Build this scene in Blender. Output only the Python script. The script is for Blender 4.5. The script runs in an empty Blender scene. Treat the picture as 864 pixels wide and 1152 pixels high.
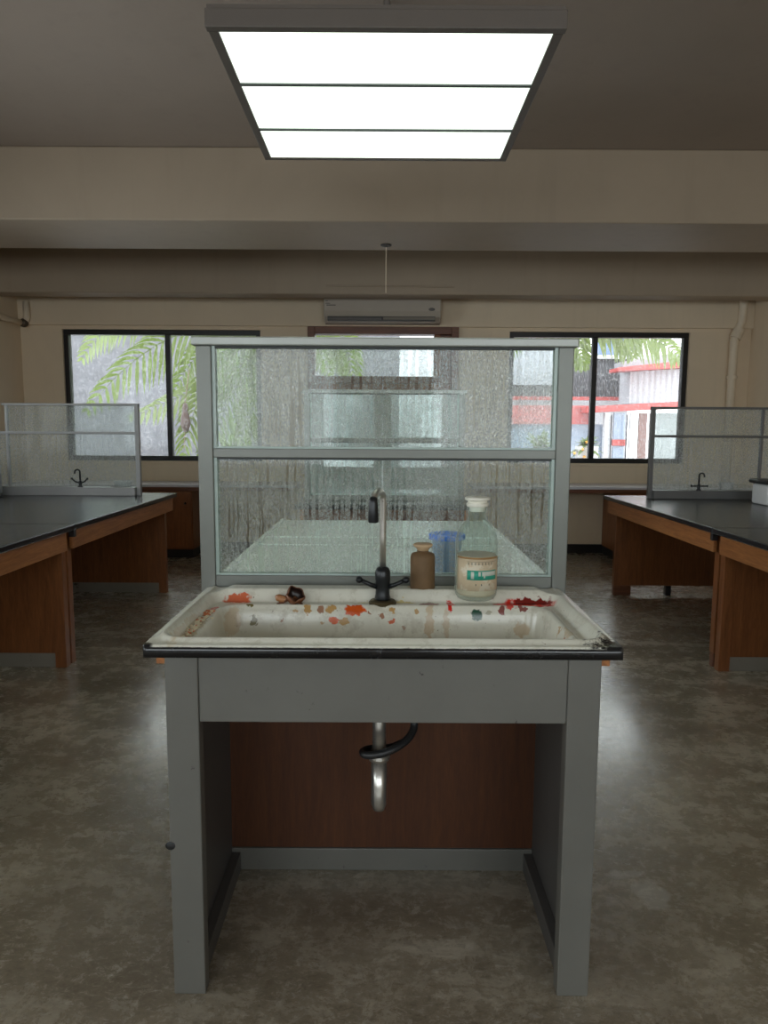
import bpy, bmesh, math, random
from mathutils import Vector, Matrix
random.seed(7)
S = bpy.context.scene
COL = S.collection
PI = math.pi
PITCH = math.radians(6.63)
CAMZ = 1.40
FPX = 800.0

def at(px, py, Y=None, Z=None):
    """point of the room on the plane y=Y or z=Z, measured off the survey photo"""
    u = (px - 432) / FPX; v = (576 - py) / FPX
    d = Vector((u, math.cos(PITCH) + v * math.sin(PITCH), -math.sin(PITCH) + v * math.cos(PITCH)))
    t = Y / d.y if Y is not None else (Z - CAMZ) / d.z
    return Vector((0, 0, CAMZ)) + d * t

# ------------------------------------------------------------------ materials
def new_mat(name):
    m = bpy.data.materials.new(name); m.use_nodes = True
    nt = m.node_tree; nt.nodes.clear()
    out = nt.nodes.new('ShaderNodeOutputMaterial')
    return m, nt, out

class N:
    def __init__(s, nt): s.nt = nt
    def node(s, t, **kw):
        n = s.nt.nodes.new(t)
        for k, v in kw.items(): setattr(n, k, v)
        return n
    def set(s, inp, v):
        if hasattr(v, 'is_output') or isinstance(v, bpy.types.NodeSocket): s.nt.links.new(v, inp)
        else: inp.default_value = v
    def coord(s, scale=(1, 1, 1), kind='Object', rot=(0, 0, 0)):
        tc = s.node('ShaderNodeTexCoord'); mp = s.node('ShaderNodeMapping')
        s.nt.links.new(tc.outputs[kind], mp.inputs['Vector']); mp.inputs['Scale'].default_value = scale
        mp.inputs['Rotation'].default_value = rot
        return mp.outputs['Vector']
    def noise(s, vec, scale=5, detail=4, rough=.55, dist=0):
        n = s.node('ShaderNodeTexNoise'); s.nt.links.new(vec, n.inputs['Vector'])
        n.inputs['Scale'].default_value = scale; n.inputs['Detail'].default_value = detail
        n.inputs['Roughness'].default_value = rough; n.inputs['Distortion'].default_value = dist
        return n.outputs['Fac']
    def voro(s, vec, scale=50, feature='F1', rnd=1):
        n = s.node('ShaderNodeTexVoronoi', feature=feature); s.nt.links.new(vec, n.inputs['Vector'])
        n.inputs['Scale'].default_value = scale; n.inputs['Randomness'].default_value = rnd
        return n.outputs['Distance']
    def ramp(s, fac, stops, interp='LINEAR'):
        r = s.node('ShaderNodeValToRGB'); s.nt.links.new(fac, r.inputs['Fac']); cr = r.color_ramp; cr.interpolation = interp
        while len(cr.elements) < len(stops): cr.elements.new(.5)
        for e, (p, c) in zip(cr.elements, stops):
            e.position = p
            e.color = (c, c, c, 1) if isinstance(c, (int, float)) else (*c[:3], 1)
        return r.outputs['Color']
    def mix(s, fac, a, b, mode='MIX'):
        m = s.node('ShaderNodeMix', data_type='RGBA', blend_type=mode)
        s.set(m.inputs[0], fac)
        for i, v in ((6, a), (7, b)):
            if isinstance(v, (tuple, list)): v = (*v[:3], 1)
            s.set(m.inputs[i], v)
        return m.outputs[2]
    def math(s, op, a, b=0.0, clamp=False):
        m = s.node('ShaderNodeMath', operation=op, use_clamp=clamp); s.set(m.inputs[0], a); s.set(m.inputs[1], b)
        return m.outputs[0]
    def bump(s, h, strength=.3, dist=.01):
        b = s.node('ShaderNodeBump'); s.nt.links.new(h, b.inputs['Height'])
        b.inputs['Strength'].default_value = strength; b.inputs['Distance'].default_value = dist
        return b.outputs['Normal']
    def pbsdf(s, color, rough=.5, metal=0, normal=None, **kw):
        p = s.node('ShaderNodeBsdfPrincipled')
        if isinstance(color, (tuple, list)): color = (*color[:3], 1)
        s.set(p.inputs['Base Color'], color); s.set(p.inputs['Roughness'], rough); s.set(p.inputs['Metallic'], metal)
        if normal is not None: s.set(p.inputs['Normal'], normal)
        for k, v in kw.items(): s.set(p.inputs[k.replace('_', ' ')], v)
        return p.outputs[0]
    def out(s, sh, out): s.nt.links.new(sh, out.inputs['Surface'])

def simple(name, c, rough=.5, metal=0, var=.12, scale=8, bump=.1, bscale=60, wear=None, wscale=12, wthr=.66, **kw):
    """painted / plastic / metal material with mottling, fine bump and optional chipped wear of another colour"""
    m, nt, out = new_mat(name); n = N(nt); v = n.coord()
    f = n.noise(v, scale, 5, .6)
    lo = tuple(x * (1 - var) for x in c); hi = tuple(min(1, x * (1 + var)) for x in c)
    col = n.mix(f, lo, hi)
    if wear:
        w = n.ramp(n.noise(v, wscale, 8, .7), [(wthr, 0.0), (wthr + .03, 1.0)])
        col = n.mix(w, col, wear)
    nm = n.bump(n.noise(v, bscale, 3), bump, .003)
    n.out(n.pbsdf(col, rough, metal, nm, **kw), out)
    return m

def wood(name, dark, light, axis='x', rough=.42, scale=1.0):
    m, nt, out = new_mat(name); n = N(nt)
    sc = {'x': (1.2, 14, 14), 'y': (14, 1.2, 14), 'z': (14, 14, 1.2)}[axis]
    v = n.coord(tuple(s * scale for s in sc))
    f1 = n.noise(v, 2.2, 6, .65, 1.2); f2 = n.noise(v, 14, 3, .6)
    col = n.ramp(f1, [(.28, dark), (.5, tuple((a + b) / 2 for a, b in zip(dark, light))), (.75, light)])
    col = n.mix(n.ramp(f2, [(.35, .35), (.65, 0.0)]), col, tuple(x * .55 for x in dark))
    n.out(n.pbsdf(col, rough, 0, n.bump(f2, .12, .002)), out)
    return m

def concrete_floor():
    m, nt, out = new_mat('polished_concrete'); n = N(nt); v = n.coord()
    vr = n.coord((1, 2.6, 1), rot=(0, 0, .45))
    big = n.noise(v, .8, 5, .6, .6); mid = n.noise(vr, 1.5, 13, .70, .35); fine = n.noise(v, 11, 12, .80, .3)
    col = n.ramp(mid, [(.34, (.19, .158, .112)), (.47, (.32, .272, .200)), (.54, (.41, .355, .268)), (.66, (.60, .54, .430))])
    col = n.mix(n.ramp(fine, [(.38, .50), (.56, 0.0)]), col, (.15, .122, .084))
    col = n.mix(n.ramp(fine, [(.52, 0.0), (.70, .55)]), col, (.64, .60, .50))
    col = n.mix(n.ramp(big, [(.40, .65), (.60, 0.0)]), col, (.20, .165, .115))
    grit = n.noise(n.coord((1, 1.7, 1), rot=(0, 0, .5)), 34, 6, .75, .8)
    col = n.mix(n.ramp(grit, [(.36, .55), (.47, 0.0)]), col, (.13, .105, .072))
    col = n.mix(n.ramp(grit, [(.54, 0.0), (.68, .6)]), col, (.62, .58, .50))
    # pale trowel repair and a hairline crack in front of the right side of the sink desk
    tc = n.node('ShaderNodeTexCoord')
    wob = n.node('ShaderNodeTexNoise'); wob.inputs['Scale'].default_value = 14; wob.inputs['Detail'].default_value = 5
    nt.links.new(tc.outputs['Object'], wob.inputs['Vector'])
    def blob(c, r, wobble=.10):
        a = n.node('ShaderNodeVectorMath', operation='SUBTRACT'); nt.links.new(tc.outputs['Object'], a.inputs[0]); a.inputs[1].default_value = c
        w = n.node('ShaderNodeVectorMath', operation='MULTIPLY_ADD'); nt.links.new(wob.outputs['Color'], w.inputs[0])
        w.inputs[1].default_value = (wobble,) * 3; nt.links.new(a.outputs[0], w.inputs[2])
        b = n.node('ShaderNodeVectorMath', operation='MULTIPLY'); nt.links.new(w.outputs[0], b.inputs[0]); b.inputs[1].default_value = (1 / r[0], 1 / r[1], 0)
        l = n.node('ShaderNodeVectorMath', operation='LENGTH'); nt.links.new(b.outputs[0], l.inputs[0])
        return n.ramp(l.outputs['Value'], [(.85, 1.0), (1.0, 0.0)])
    p = at(757, 982, Z=0); col = n.mix(n.math('MULTIPLY', blob((p.x - .05, p.y - .05, 0), (.055, .075)), .55), col, (.50, .47, .42))
    p = at(728, 962, Z=0); col = n.mix(n.math('MULTIPLY', blob((p.x - .05, p.y - .05, 0), (.06, .02)), .5), col, (.50, .47, .42))
    rough = n.ramp(mid, [(.3, .17), (.7, .30)])
    rough = n.mix(n.ramp(fine, [(.45, .0), (.7, .5)]), rough, (.5, .5, .5))
    h = n.math('ADD', n.math('MULTIPLY', mid, .5), n.math('MULTIPLY', fine, .5))
    n.out(n.pbsdf(col, rough, 0, n.bump(n.math('ADD', h, n.math('MULTIPLY', grit, .5)), .42, .004), Specular_IOR_Level=1.0, Coat_Weight=.45, Coat_Roughness=.16), out)
    return m

def plaster(name, c, stain=.18):
    m, nt, out = new_mat(name); n = N(nt); v = n.coord()
    f = n.noise(v, 1.1, 6, .6, .4); f2 = n.noise(n.coord((6, 6, .5)), 1.5, 4)
    col = n.mix(f, tuple(x * (1 - stain) for x in c), tuple(x * (1 + stain * .4) for x in c))
    col = n.mix(n.ramp(f2, [(.55, 0.0), (.8, .25)]), col, tuple(x * .7 for x in c))
    n.out(n.pbsdf(col, .62, 0, n.bump(n.noise(v, 45, 4), .10, .003)), out)
    return m

def wet_glass(name, fog=.55, drip=1.0, seed=0.0, veil=(.84, .86, .84), lo=False):
    """glass misted with condensation: clear run trails, milky mist, small bright drops"""
    m, nt, out = new_mat(name); n = N(nt)
    tc = n.node('ShaderNodeTexCoord'); mp = n.node('ShaderNodeMapping')
    nt.links.new(tc.outputs['Object'], mp.inputs['Vector']); mp.inputs['Location'].default_value = (seed, 0, seed * 1.7)
    V = mp.outputs['Vector']
    def sc(s):
        k = n.node('ShaderNodeVectorMath', operation='MULTIPLY'); nt.links.new(V, k.inputs[0]); k.inputs[1].default_value = s
        return k.outputs[0]
    wv = n.node('ShaderNodeTexNoise'); wv.inputs['Scale'].default_value = 9; nt.links.new(V, wv.inputs['Vector'])
    wsc = n.node('ShaderNodeVectorMath', operation='MULTIPLY_ADD'); nt.links.new(wv.outputs['Color'], wsc.inputs[0])
    wsc.inputs[1].default_value = (.012, 0, 0); nt.links.new(V, wsc.inputs[2])
    st = n.node('ShaderNodeVectorMath', operation='MULTIPLY'); nt.links.new(wsc.outputs[0], st.inputs[0]); st.inputs[1].default_value = (80, 1, 1.5)
    trails = n.noise(st.outputs[0], 1.0, 2, .7)
    patch = n.noise(V, 3.4, 3, .5)
    beads = n.noise(sc((150, 150, 90)), 1.0, 3, .7)
    # trails appear where the patch noise is high
    tm = n.ramp(trails, [(.52, 0.0), (.58, 1.0)])
    pm = n.ramp(patch, [(.40, .15), (.52, 1.0)])
    clear = n.math('MULTIPLY', n.math('MULTIPLY', tm, pm), n.ramp(beads, [(.34, .45), (.52, 1.0)]))
    spots = n.ramp(n.math('ADD', n.math('MULTIPLY', beads, .62), n.math('MULTIPLY', patch, .38)), [(.53, 0.0), (.58, 1.0)])
    clear = n.math('MAXIMUM', clear, n.math('MULTIPLY', spots, .85))
    clear = n.math('MULTIPLY', clear, drip, clamp=True)
    grain = n.ramp(n.noise(sc((190, 190, 120)), 1.0, 4, .75), [(.38, .12), (.50, .62), (.62, 1.0)])
    mist = n.math('MULTIPLY', n.math('MULTIPLY', grain, n.math('SUBTRACT', 1.0, clear)), n.ramp(n.noise(V, 2.1, 4, .5), [(.3, fog * .85), (.7, min(1, fog * 1.12))]))
    tr = n.node('ShaderNodeBsdfTransparent'); tr.inputs['Color'].default_value = (.93, .97, .955, 1)
    df = n.node('ShaderNodeBsdfDiffuse'); df.inputs['Color'].default_value = (*veil, 1)
    tl = n.node('ShaderNodeBsdfTranslucent'); tl.inputs['Color'].default_value = (*veil, 1)
    dt = n.node('ShaderNodeMixShader'); dt.inputs[0].default_value = .62
    nt.links.new(df.outputs[0], dt.inputs[1]); nt.links.new(tl.outputs[0], dt.inputs[2])
    a = n.node('ShaderNodeMixShader'); nt.links.new(mist, a.inputs[0]); nt.links.new(tr.outputs[0], a.inputs[1]); nt.links.new(dt.outputs[0], a.inputs[2])
    # drops
    dv = n.voro(sc((170, 170, 130)), 1.0, 'SMOOTH_F1')
    drop = n.ramp(dv, [(.25, 1.0), (.48, 0.0)])
    nm = n.bump(drop, 1.0, .004)
    gl = n.node('ShaderNodeBsdfGlossy'); gl.inputs['Roughness'].default_value = .12; nt.links.new(nm, gl.inputs['Normal'])
    rf = n.node('ShaderNodeBsdfRefraction'); rf.inputs['IOR'].default_value = 1.25; rf.inputs['Roughness'].default_value = .1; nt.links.new(nm, rf.inputs['Normal'])
    dm = n.node('ShaderNodeMixShader'); dm.inputs[0].default_value = .28
    nt.links.new(rf.outputs[0], dm.inputs[1]); nt.links.new(gl.outputs[0], dm.inputs[2])
    b = n.node('ShaderNodeMixShader')
    nt.links.new(n.math('MULTIPLY', drop, n.math('MULTIPLY', n.math('SUBTRACT', 1.0, clear), .26 if not lo else .06)), b.inputs[0])
    nt.links.new(a.outputs[0], b.inputs[1]); nt.links.new(dm.outputs[0], b.inputs[2])
    g2 = n.node('ShaderNodeBsdfGlossy'); g2.inputs['Roughness'].default_value = .05
    fr = n.node('ShaderNodeFresnel'); fr.inputs['IOR'].default_value = 1.4
    c = n.node('ShaderNodeMixShader'); nt.links.new(n.math('MULTIPLY', fr.outputs[0], .6), c.inputs[0])
    nt.links.new(b.outputs[0], c.inputs[1]); nt.links.new(g2.outputs[0], c.inputs[2])
    n.out(c.outputs[0], out)
    return m

def clear_glass(name, tint=(.96, .985, .98), rain=.10, haze=.0):
    m, nt, out = new_mat(name); n = N(nt); v = n.coord()
    tr = n.node('ShaderNodeBsdfTransparent'); tr.inputs['Color'].default_value = (*tint, 1)
    tl = n.node('ShaderNodeBsdfTranslucent'); tl.inputs['Color'].default_value = (.9, .9, .92, 1)
    sp = n.ramp(n.noise(n.coord((60, 60, 40)), 1.0, 3, .7), [(.52, 0.0), (.62, 1.0)])
    f = n.math('ADD', n.math('MULTIPLY', sp, rain), haze)
    a = n.node('ShaderNodeMixShader'); nt.links.new(f, a.inputs[0]); nt.links.new(tr.outputs[0], a.inputs[1]); nt.links.new(tl.outputs[0], a.inputs[2])
    gl = n.node('ShaderNodeBsdfGlossy'); gl.inputs['Roughness'].default_value = .03
    fr = n.node('ShaderNodeFresnel'); fr.inputs['IOR'].default_value = 1.45
    c = n.node('ShaderNodeMixShader'); nt.links.new(n.math('MULTIPLY', fr.outputs[0], .9), c.inputs[0])
    nt.links.new(a.outputs[0], c.inputs[1]); nt.links.new(gl.outputs[0], c.inputs[2])
    n.out(c.outputs[0], out)
    return m

def leaf_mat(name, c):
    m, nt, out = new_mat(name); n = N(nt); v = n.coord()
    f = n.noise(v, 6, 3)
    col = n.mix(f, tuple(x * .7 for x in c), tuple(min(1, x * 1.25) for x in c))
    d = n.node('ShaderNodeBsdfPrincipled'); nt.links.new(col, d.inputs['Base Color']); d.inputs['Roughness'].default_value = .45
    t = n.node('ShaderNodeBsdfTranslucent'); nt.links.new(col, t.inputs['Color'])
    a = n.node('ShaderNodeMixShader'); a.inputs[0].default_value = .5
    nt.links.new(d.outputs[0], a.inputs[1]); nt.links.new(t.outputs[0], a.inputs[2]); n.out(a.outputs[0], out)
    return m

def corrugated(name, c, freq=7, axis='x'):
    m, nt, out = new_mat(name); n = N(nt); v = n.coord()
    w = n.node('ShaderNodeTexWave', wave_type='BANDS', bands_direction='X'); nt.links.new(v, w.inputs['Vector'])
    w.inputs['Scale'].default_value = freq; w.inputs['Distortion'].default_value = .3
    f = n.noise(n.coord((3, 3, .6)), 2, 4)
    col = n.mix(f, tuple(x * .75 for x in c), tuple(min(1, x * 1.2) for x in c))
    col = n.mix(n.math('MULTIPLY', w.outputs['Fac'], .3), col, tuple(x * .6 for x in c))
    n.out(n.pbsdf(col, .6, 0, n.bump(w.outputs['Fac'], .5, .02)), out)
    return m

def enamel():
    """white sink enamel with black edging, rust runs and paint spills; every mark keeps its own shape"""
    m, nt, out = new_mat('stained_enamel'); n = N(nt)
    tc = n.node('ShaderNodeTexCoord'); P = tc.outputs['Object']
    sep = n.node('ShaderNodeSeparateXYZ'); nt.links.new(P, sep.inputs[0])
    wob = n.node('ShaderNodeTexNoise'); wob.inputs['Scale'].default_value = 60; wob.inputs['Detail'].default_value = 4; nt.links.new(P, wob.inputs['Vector'])
    cen = n.node('ShaderNodeVectorMath', operation='SUBTRACT'); nt.links.new(wob.outputs['Color'], cen.inputs[0]); cen.inputs[1].default_value = (.5, .5, .5)
    pw = n.node('ShaderNodeVectorMath', operation='MULTIPLY_ADD'); nt.links.new(cen.outputs[0], pw.inputs[0]); pw.inputs[1].default_value = (.034,) * 3; nt.links.new(P, pw.inputs[2])
    base = n.mix(n.noise(P, 7, 6, .65), (.62, .60, .50), (.84, .83, .74))
    grime = n.ramp(n.noise(P, 16, 8, .75), [(.52, 0.0), (.70, .6)])
    base = n.mix(grime, base, (.33, .28, .19))
    specks = n.ramp(n.noise(P, 95, 3, .6), [(.70, 0.0), (.74, .9)])
    base = n.mix(specks, base, (.16, .10, .05))
    RUST, ORG, RED, DRED, GRN, OCH, YEL, OLV = (.30, .10, .03), (.62, .085, .006), (.66, .022, .01), (.20, .014, .01), (.004, .060, .030), (.48, .26, .06), (.62, .46, .03), (.16, .13, .04)
    wall = [(400, 688, 13, 6, ORG, 1), (376, 699, 7, 4.5, ORG, 1), (387, 700, 6, 4, OCH, .9), (361, 688, 5, 6, RUST, .85), (346, 688, 5, 6, OCH, .9),
            (372, 687, 5, 5, OCH, .9), (282, 684, 5, 3, OLV, 1), (285, 699, 3.5, 8, OLV, .9), (333, 689, 4, 2.5, OCH, .7), (430, 694, 3.5, 4, RUST, .9), (442, 700, 4, 3, ORG, .9),
            (441, 689, 4, 3, OCH, .9), (415, 690, 2.5, 2.5, RUST, .9), (508, 683, 3.5, 8, RED, 1), (538, 692, 7, 7.5, GRN, 1), (484, 700, 5, 24, OCH, .45), (503, 702, 4, 20, OCH, .35),
            (567, 687, 4, 7, DRED, .9), (578, 683, 8, 3, RED, .9), (590, 686, 6, 4, DRED, .9), (588, 708, 10, 9, OCH, .45), (262, 700, 9, 18, OCH, .35), (552, 690, 4, 3, OLV, .5),
            (470, 688, 3, 2.5, OCH, .8), (317, 700, 2, 2, RUST, .7), (362, 703, 3, 2, OCH, .7), (455, 706, 2, 2, RUST, .6)]
    ledge = [(590, 677, 46, 4.2, RED, 1), (598, 675.5, 30, 1.9, DRED, 1), (508, 677.5, 7, 4, RED, .95), (484, 677.5, 15, 3.2, DRED, .9), (452, 675.5, 20, 1.0, YEL, .6), (414, 675.5, 14, 1.0, YEL, .6),
             (268, 675, 20, 2.1, ORG, .9), (235, 690, 7, 9, ORG, .8), (243, 683, 6, 4, RED, .8), (633, 710, 7, 4, ORG, .9), (628, 702, 4, 3, OCH, .7), (640, 708, 5, 8, OCH, .4),
             (440, 672, 12, 2, OLV, .8), (470, 668, 22, 3, OCH, .5)]
    col = base
    def blob(c, r):
        a = n.node('ShaderNodeVectorMath', operation='SUBTRACT'); nt.links.new(pw.outputs[0], a.inputs[0]); a.inputs[1].default_value = c
        b = n.node('ShaderNodeVectorMath', operation='DIVIDE'); nt.links.new(a.outputs[0], b.inputs[0]); b.inputs[1].default_value = r
        l = n.node('ShaderNodeVectorMath', operation='LENGTH'); nt.links.new(b.outputs[0], l.inputs[0])
        return n.ramp(l.outputs['Value'], [(.82, 1.0), (1.0, 0.0)])
    O = Vector((0, SINK_Y0, 0)) + Vector((0, 0, SINK_Z))
    for (x, y, rx, ry, c, al) in wall:
        p = at(x, y, Y=1.985) - O; k = 2.03 / 800
        col = n.mix(n.math('MULTIPLY', blob(p, (rx * k, .06, ry * k)), al), col, c)
    for (x, y, rx, ry, c, al) in ledge:
        p = at(x, y, Z=SINK_Z - .010) - O
        k = p.y + SINK_Y0; k2 = k / 800 * (k / .49)
        col = n.mix(n.math('MULTIPLY', blob(p, (rx * .85 * k / 800, max(.008, ry * .7 * k2), .035)), al), col, c)
    strip = blob((-.488, .17, -.008), (.026, .19, .03))
    col = n.mix(n.math('MULTIPLY', strip, .6), col, (.50, .36, .18))
    # black edging band, chipped and creeping on to the top near the corners
    zz = n.math('ADD', sep.outputs['Z'], n.math('MULTIPLY', n.math('SUBTRACT', n.noise(P, 40, 6, .7), .5), .004))
    blk = n.ramp(n.math('MULTIPLY_ADD', zz, -100.0), [(0, 0.0), (1, 1.0)])
    zf = n.node('ShaderNodeMapRange'); nt.links.new(zz, zf.inputs['Value']); zf.inputs['From Min'].default_value = -.0035; zf.inputs['From Max'].default_value = -.0055
    # only on the outside skirt: |x|>.535 or y<.022
    ax = n.math('ABSOLUTE', sep.outputs['X'])
    o1 = n.math('GREATER_THAN', ax, .5385); o2 = n.math('LESS_THAN', sep.outputs['Y'], .0125); o3 = n.math('GREATER_THAN', sep.outputs['Y'], .598)
    outer = n.math('MAXIMUM', n.math('MAXIMUM', o1, o2), o3)
    bm_ = n.math('MULTIPLY', zf.outputs[0], outer)
    dx = n.node('ShaderNodeVectorMath', operation='DISTANCE'); nt.links.new(P, dx.inputs[0]); dx.inputs[1].default_value = (.55, 0, 0)
    cn = n.math('ADD', n.math('MULTIPLY', dx.outputs['Value'], 5.0), n.math('MULTIPLY', n.math('SUBTRACT', n.noise(P, 70, 6, .8), .5), 1.4))
    corner = n.math('MULTIPLY', n.ramp(cn, [(.25, 1.0), (.42, 0.0)]), 1.0)
    dx2 = n.node('ShaderNodeVectorMath', operation='DISTANCE'); nt.links.new(P, dx2.inputs[0]); dx2.inputs[1].default_value = (-.55, 0, 0)
    corner2 = n.ramp(dx2.outputs['Value'], [(.018, 1.0), (.024, 0.0)])
    bm_ = n.math('MAXIMUM', n.math('MAXIMUM', bm_, corner), corner2)
    col = n.mix(bm_, col, n.mix(n.ramp(n.noise(P, 60, 6, .7), [(.62, 0.0), (.70, .6)]), (.010, .010, .011), (.22, .22, .21)))
    rough = n.mix(grime, (.16, .16, .16), (.5, .5, .5))
    n.out(n.pbsdf(col, rough, 0, n.bump(n.noise(P, 90, 4), .12, .002)), out)
    return m

SINK_Y0, SINK_Z = 1.58, .907
M = {}
M['floor'] = concrete_floor()
M['wall'] = plaster('cream_plaster', (.82, .68, .50))
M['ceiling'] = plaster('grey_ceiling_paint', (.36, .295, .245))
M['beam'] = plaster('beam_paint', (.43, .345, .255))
M['kick'] = simple('scuffed_grey_kick', (.24, .215, .18), .5, wear=(.08, .06, .04), wthr=.64)
M['black'] = simple('black_paint', (.012, .012, .013), .4)
M['winframe'] = simple('dark_window_frame', (.010, .009, .009), .35)
M['woodx'] = wood('wood_across', (.10, .032, .014), (.24, .085, .034), 'x')
M['woody'] = wood('wood_along', (.26, .088, .026), (.52, .215, .070), 'y')
M['woodz'] = wood('wood_upright', (.17, .052, .014), (.32, .115, .034), 'z')
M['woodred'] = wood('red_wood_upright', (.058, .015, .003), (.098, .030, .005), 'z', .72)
M['slab'] = simple('black_worktop', (.022, .023, .026), .24, var=.3, scale=5, bump=.12, bscale=40)
M['slabedge'] = simple('worktop_edge', (.015, .015, .016), .4)
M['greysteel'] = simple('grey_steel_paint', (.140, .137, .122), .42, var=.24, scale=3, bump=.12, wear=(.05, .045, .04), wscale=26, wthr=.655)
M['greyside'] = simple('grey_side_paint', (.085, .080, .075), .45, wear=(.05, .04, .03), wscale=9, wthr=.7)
M['alu'] = simple('grey_green_aluminium', (.175, .182, .164), .38, .35, var=.08)
M['alulight'] = simple('pale_cap_aluminium', (.37, .385, .36), .36, .25, var=.08)
M['gasket'] = simple('black_gasket', (.02, .025, .025), .5)
M['bead'] = simple('pale_green_glazing_bead', (.42, .52, .48), .3)
M['chrome'] = simple('worn_chrome', (.62, .60, .56), .28, .9, var=.3, scale=30, wear=(.20, .17, .14), wscale=40, wthr=.62)
M['blackmetal'] = simple('black_tap_metal', (.014, .016, .018), .28, .3)
M['rubber'] = simple('black_rubber', (.012, .012, .013), .45)
M['brass'] = simple('grimy_brass', (.10, .075, .035), .5, .6)
M['rust'] = simple('brown_stoneware', (.17, .10, .046), .7, var=.35, scale=22, bump=.5, bscale=70)
M['cork'] = simple('tan_stopper', (.60, .42, .25), .6)
M['whitecap'] = simple('ivory_plastic', (.82, .80, .70), .35)
M['white'] = simple('white_ceramic', (.80, .80, .80), .2)
M['whitetop'] = simple('white_enamel_worktop', (.72, .76, .74), .25, var=.08, wear=(.5, .48, .42), wthr=.72)
M['acwhite'] = simple('ac_white_plastic', (.45, .39, .32), .4, var=.05)
M['acdark'] = simple('ac_dark_vent', (.05, .045, .04), .5)
M['acgrey'] = simple('ac_grey_print', (.12, .11, .10), .5)
M['lampframe'] = simple('lamp_grey_frame', (.13, .110, .095), .5, var=.06)
M['lampdark'] = simple('lamp_dark_divider', (.06, .07, .065), .5)
M['lampin'] = simple('lamp_white_inner', (.85, .85, .85), .6)
M['pipe'] = simple('painted_pipe', (.78, .66, .50), .5)
M['shell'] = simple('dried_brown_shell', (.15, .055, .022), .42, var=.5, scale=35, bump=.7, bscale=60)
M['shellin'] = simple('dark_shell_lining', (.022, .010, .008), .35)
M['shelltan'] = simple('tan_shell_tip', (.34, .15, .06), .45, var=.3, scale=40)
M['bluelid'] = simple('blue_plastic', (.01, .19, .85), .35)
M['blueclear'] = simple('bluish_plastic', (.22, .34, .52), .3, alpha=1) if False else simple('bluish_plastic', (.20, .30, .46), .35)
M['label'] = simple('aged_cream_label', (.62, .50, .34), .6, var=.25, scale=18, bump=.05, wear=(.72, .64, .50), wscale=20, wthr=.55)
M['green'] = simple('green_print', (.03, .33, .23), .5, var=.35, scale=60)
M['ink'] = simple('faded_ink', (.13, .13, .11), .6)
M['labelwhite'] = simple('pale_print', (.62, .66, .58), .6)
M['redroof'] = simple('red_roof_paint', (.36, .05, .045), .5, var=.2)
M['housewhite'] = corrugated('white_cladding', (.40, .40, .43), 3)
M['houseplain'] = simple('white_house_paint', (.46, .46, .48), .6, var=.06)
M['housedark'] = corrugated('dark_corrugated', (.040, .040, .046), 6)
M['blueboard'] = simple('blue_panel', (.10, .16, .38), .5, var=.3, scale=12)
M['brownwall'] = simple('brown_plaster', (.17, .10, .09), .7, var=.25)
M['bluegrey'] = simple('blue_grey_glazing', (.22, .27, .36), .2, var=.15)
M['farwall'] = simple('grey_mottled_wall', (.095, .095, .105), .8, var=.7, scale=4, bump=.3)
M['ground'] = simple('pale_yard_concrete', (.28, .27, .27), .7, var=.2, scale=3)
M['leaf1'] = leaf_mat('palm_leaf', (.10, .150, .020))
M['leaf2'] = leaf_mat('pale_palm_leaf', (.17, .22, .075))
M['leaf3'] = leaf_mat('dark_foliage', (.05, .13, .03))
M['bark'] = simple('palm_bark', (.12, .085, .055), .8, var=.4, scale=20, bump=.8)
M['pod'] = simple('brown_seed_pod', (.038, .014, .007), .6, var=.3)
M['orange'] = simple('orange_petal', (.80, .35, .05), .5)
M['wet'] = wet_glass('condensation_glass_upper', .40, 1.0, 0.0)
M['wet2'] = wet_glass('condensation_glass_lower', .46, 1.0, 3.3)
M['mist'] = wet_glass('misted_glass', .46, .35, 7.1, (.78, .80, .80), lo=True)
M['mist2'] = wet_glass('green_misted_glass', .70, .35, 5.1, (.74, .86, .82), lo=True)
M['winglass'] = clear_glass('rainy_window_glass', rain=.14, haze=.02)
M['clear'] = clear_glass('plain_glass', rain=0)

def bottle_glass():
    m, nt, out = new_mat('bottle_glass'); n = N(nt)
    tr = n.node('ShaderNodeBsdfTransparent'); tr.inputs['Color'].default_value = (.90, .95, .93, 1)
    gl = n.node('ShaderNodeBsdfGlossy'); gl.inputs['Roughness'].default_value = .06; gl.inputs['Color'].default_value = (1, 1, 1, 1)
    lw = n.node('ShaderNodeLayerWeight'); lw.inputs['Blend'].default_value = .12
    tl = n.node('ShaderNodeBsdfDiffuse'); tl.inputs['Color'].default_value = (.75, .82, .80, 1)
    t2 = n.node('ShaderNodeBsdfTranslucent'); t2.inputs['Color'].default_value = (.85, .9, .88, 1)
    ad = n.node('ShaderNodeMixShader'); ad.inputs[0].default_value = .6; nt.links.new(tl.outputs[0], ad.inputs[1]); nt.links.new(t2.outputs[0], ad.inputs[2])
    l2 = n.node('ShaderNodeLayerWeight'); l2.inputs['Blend'].default_value = .5
    fa = n.ramp(l2.outputs['Facing'], [(.35, .08), (.85, .30), (1.0, .75)])
    a = n.node('ShaderNodeMixShader'); nt.links.new(fa, a.inputs[0])
    nt.links.new(tr.outputs[0], a.inputs[1]); nt.links.new(ad.outputs[0], a.inputs[2])
    c = n.node('ShaderNodeMixShader'); nt.links.new(n.math('MULTIPLY', lw.outputs['Fresnel'], .35), c.inputs[0])
    nt.links.new(a.outputs[0], c.inputs[1]); nt.links.new(gl.outputs[0], c.inputs[2]); n.out(c.outputs[0], out)
    return m
M['bottle'] = bottle_glass()

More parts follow.
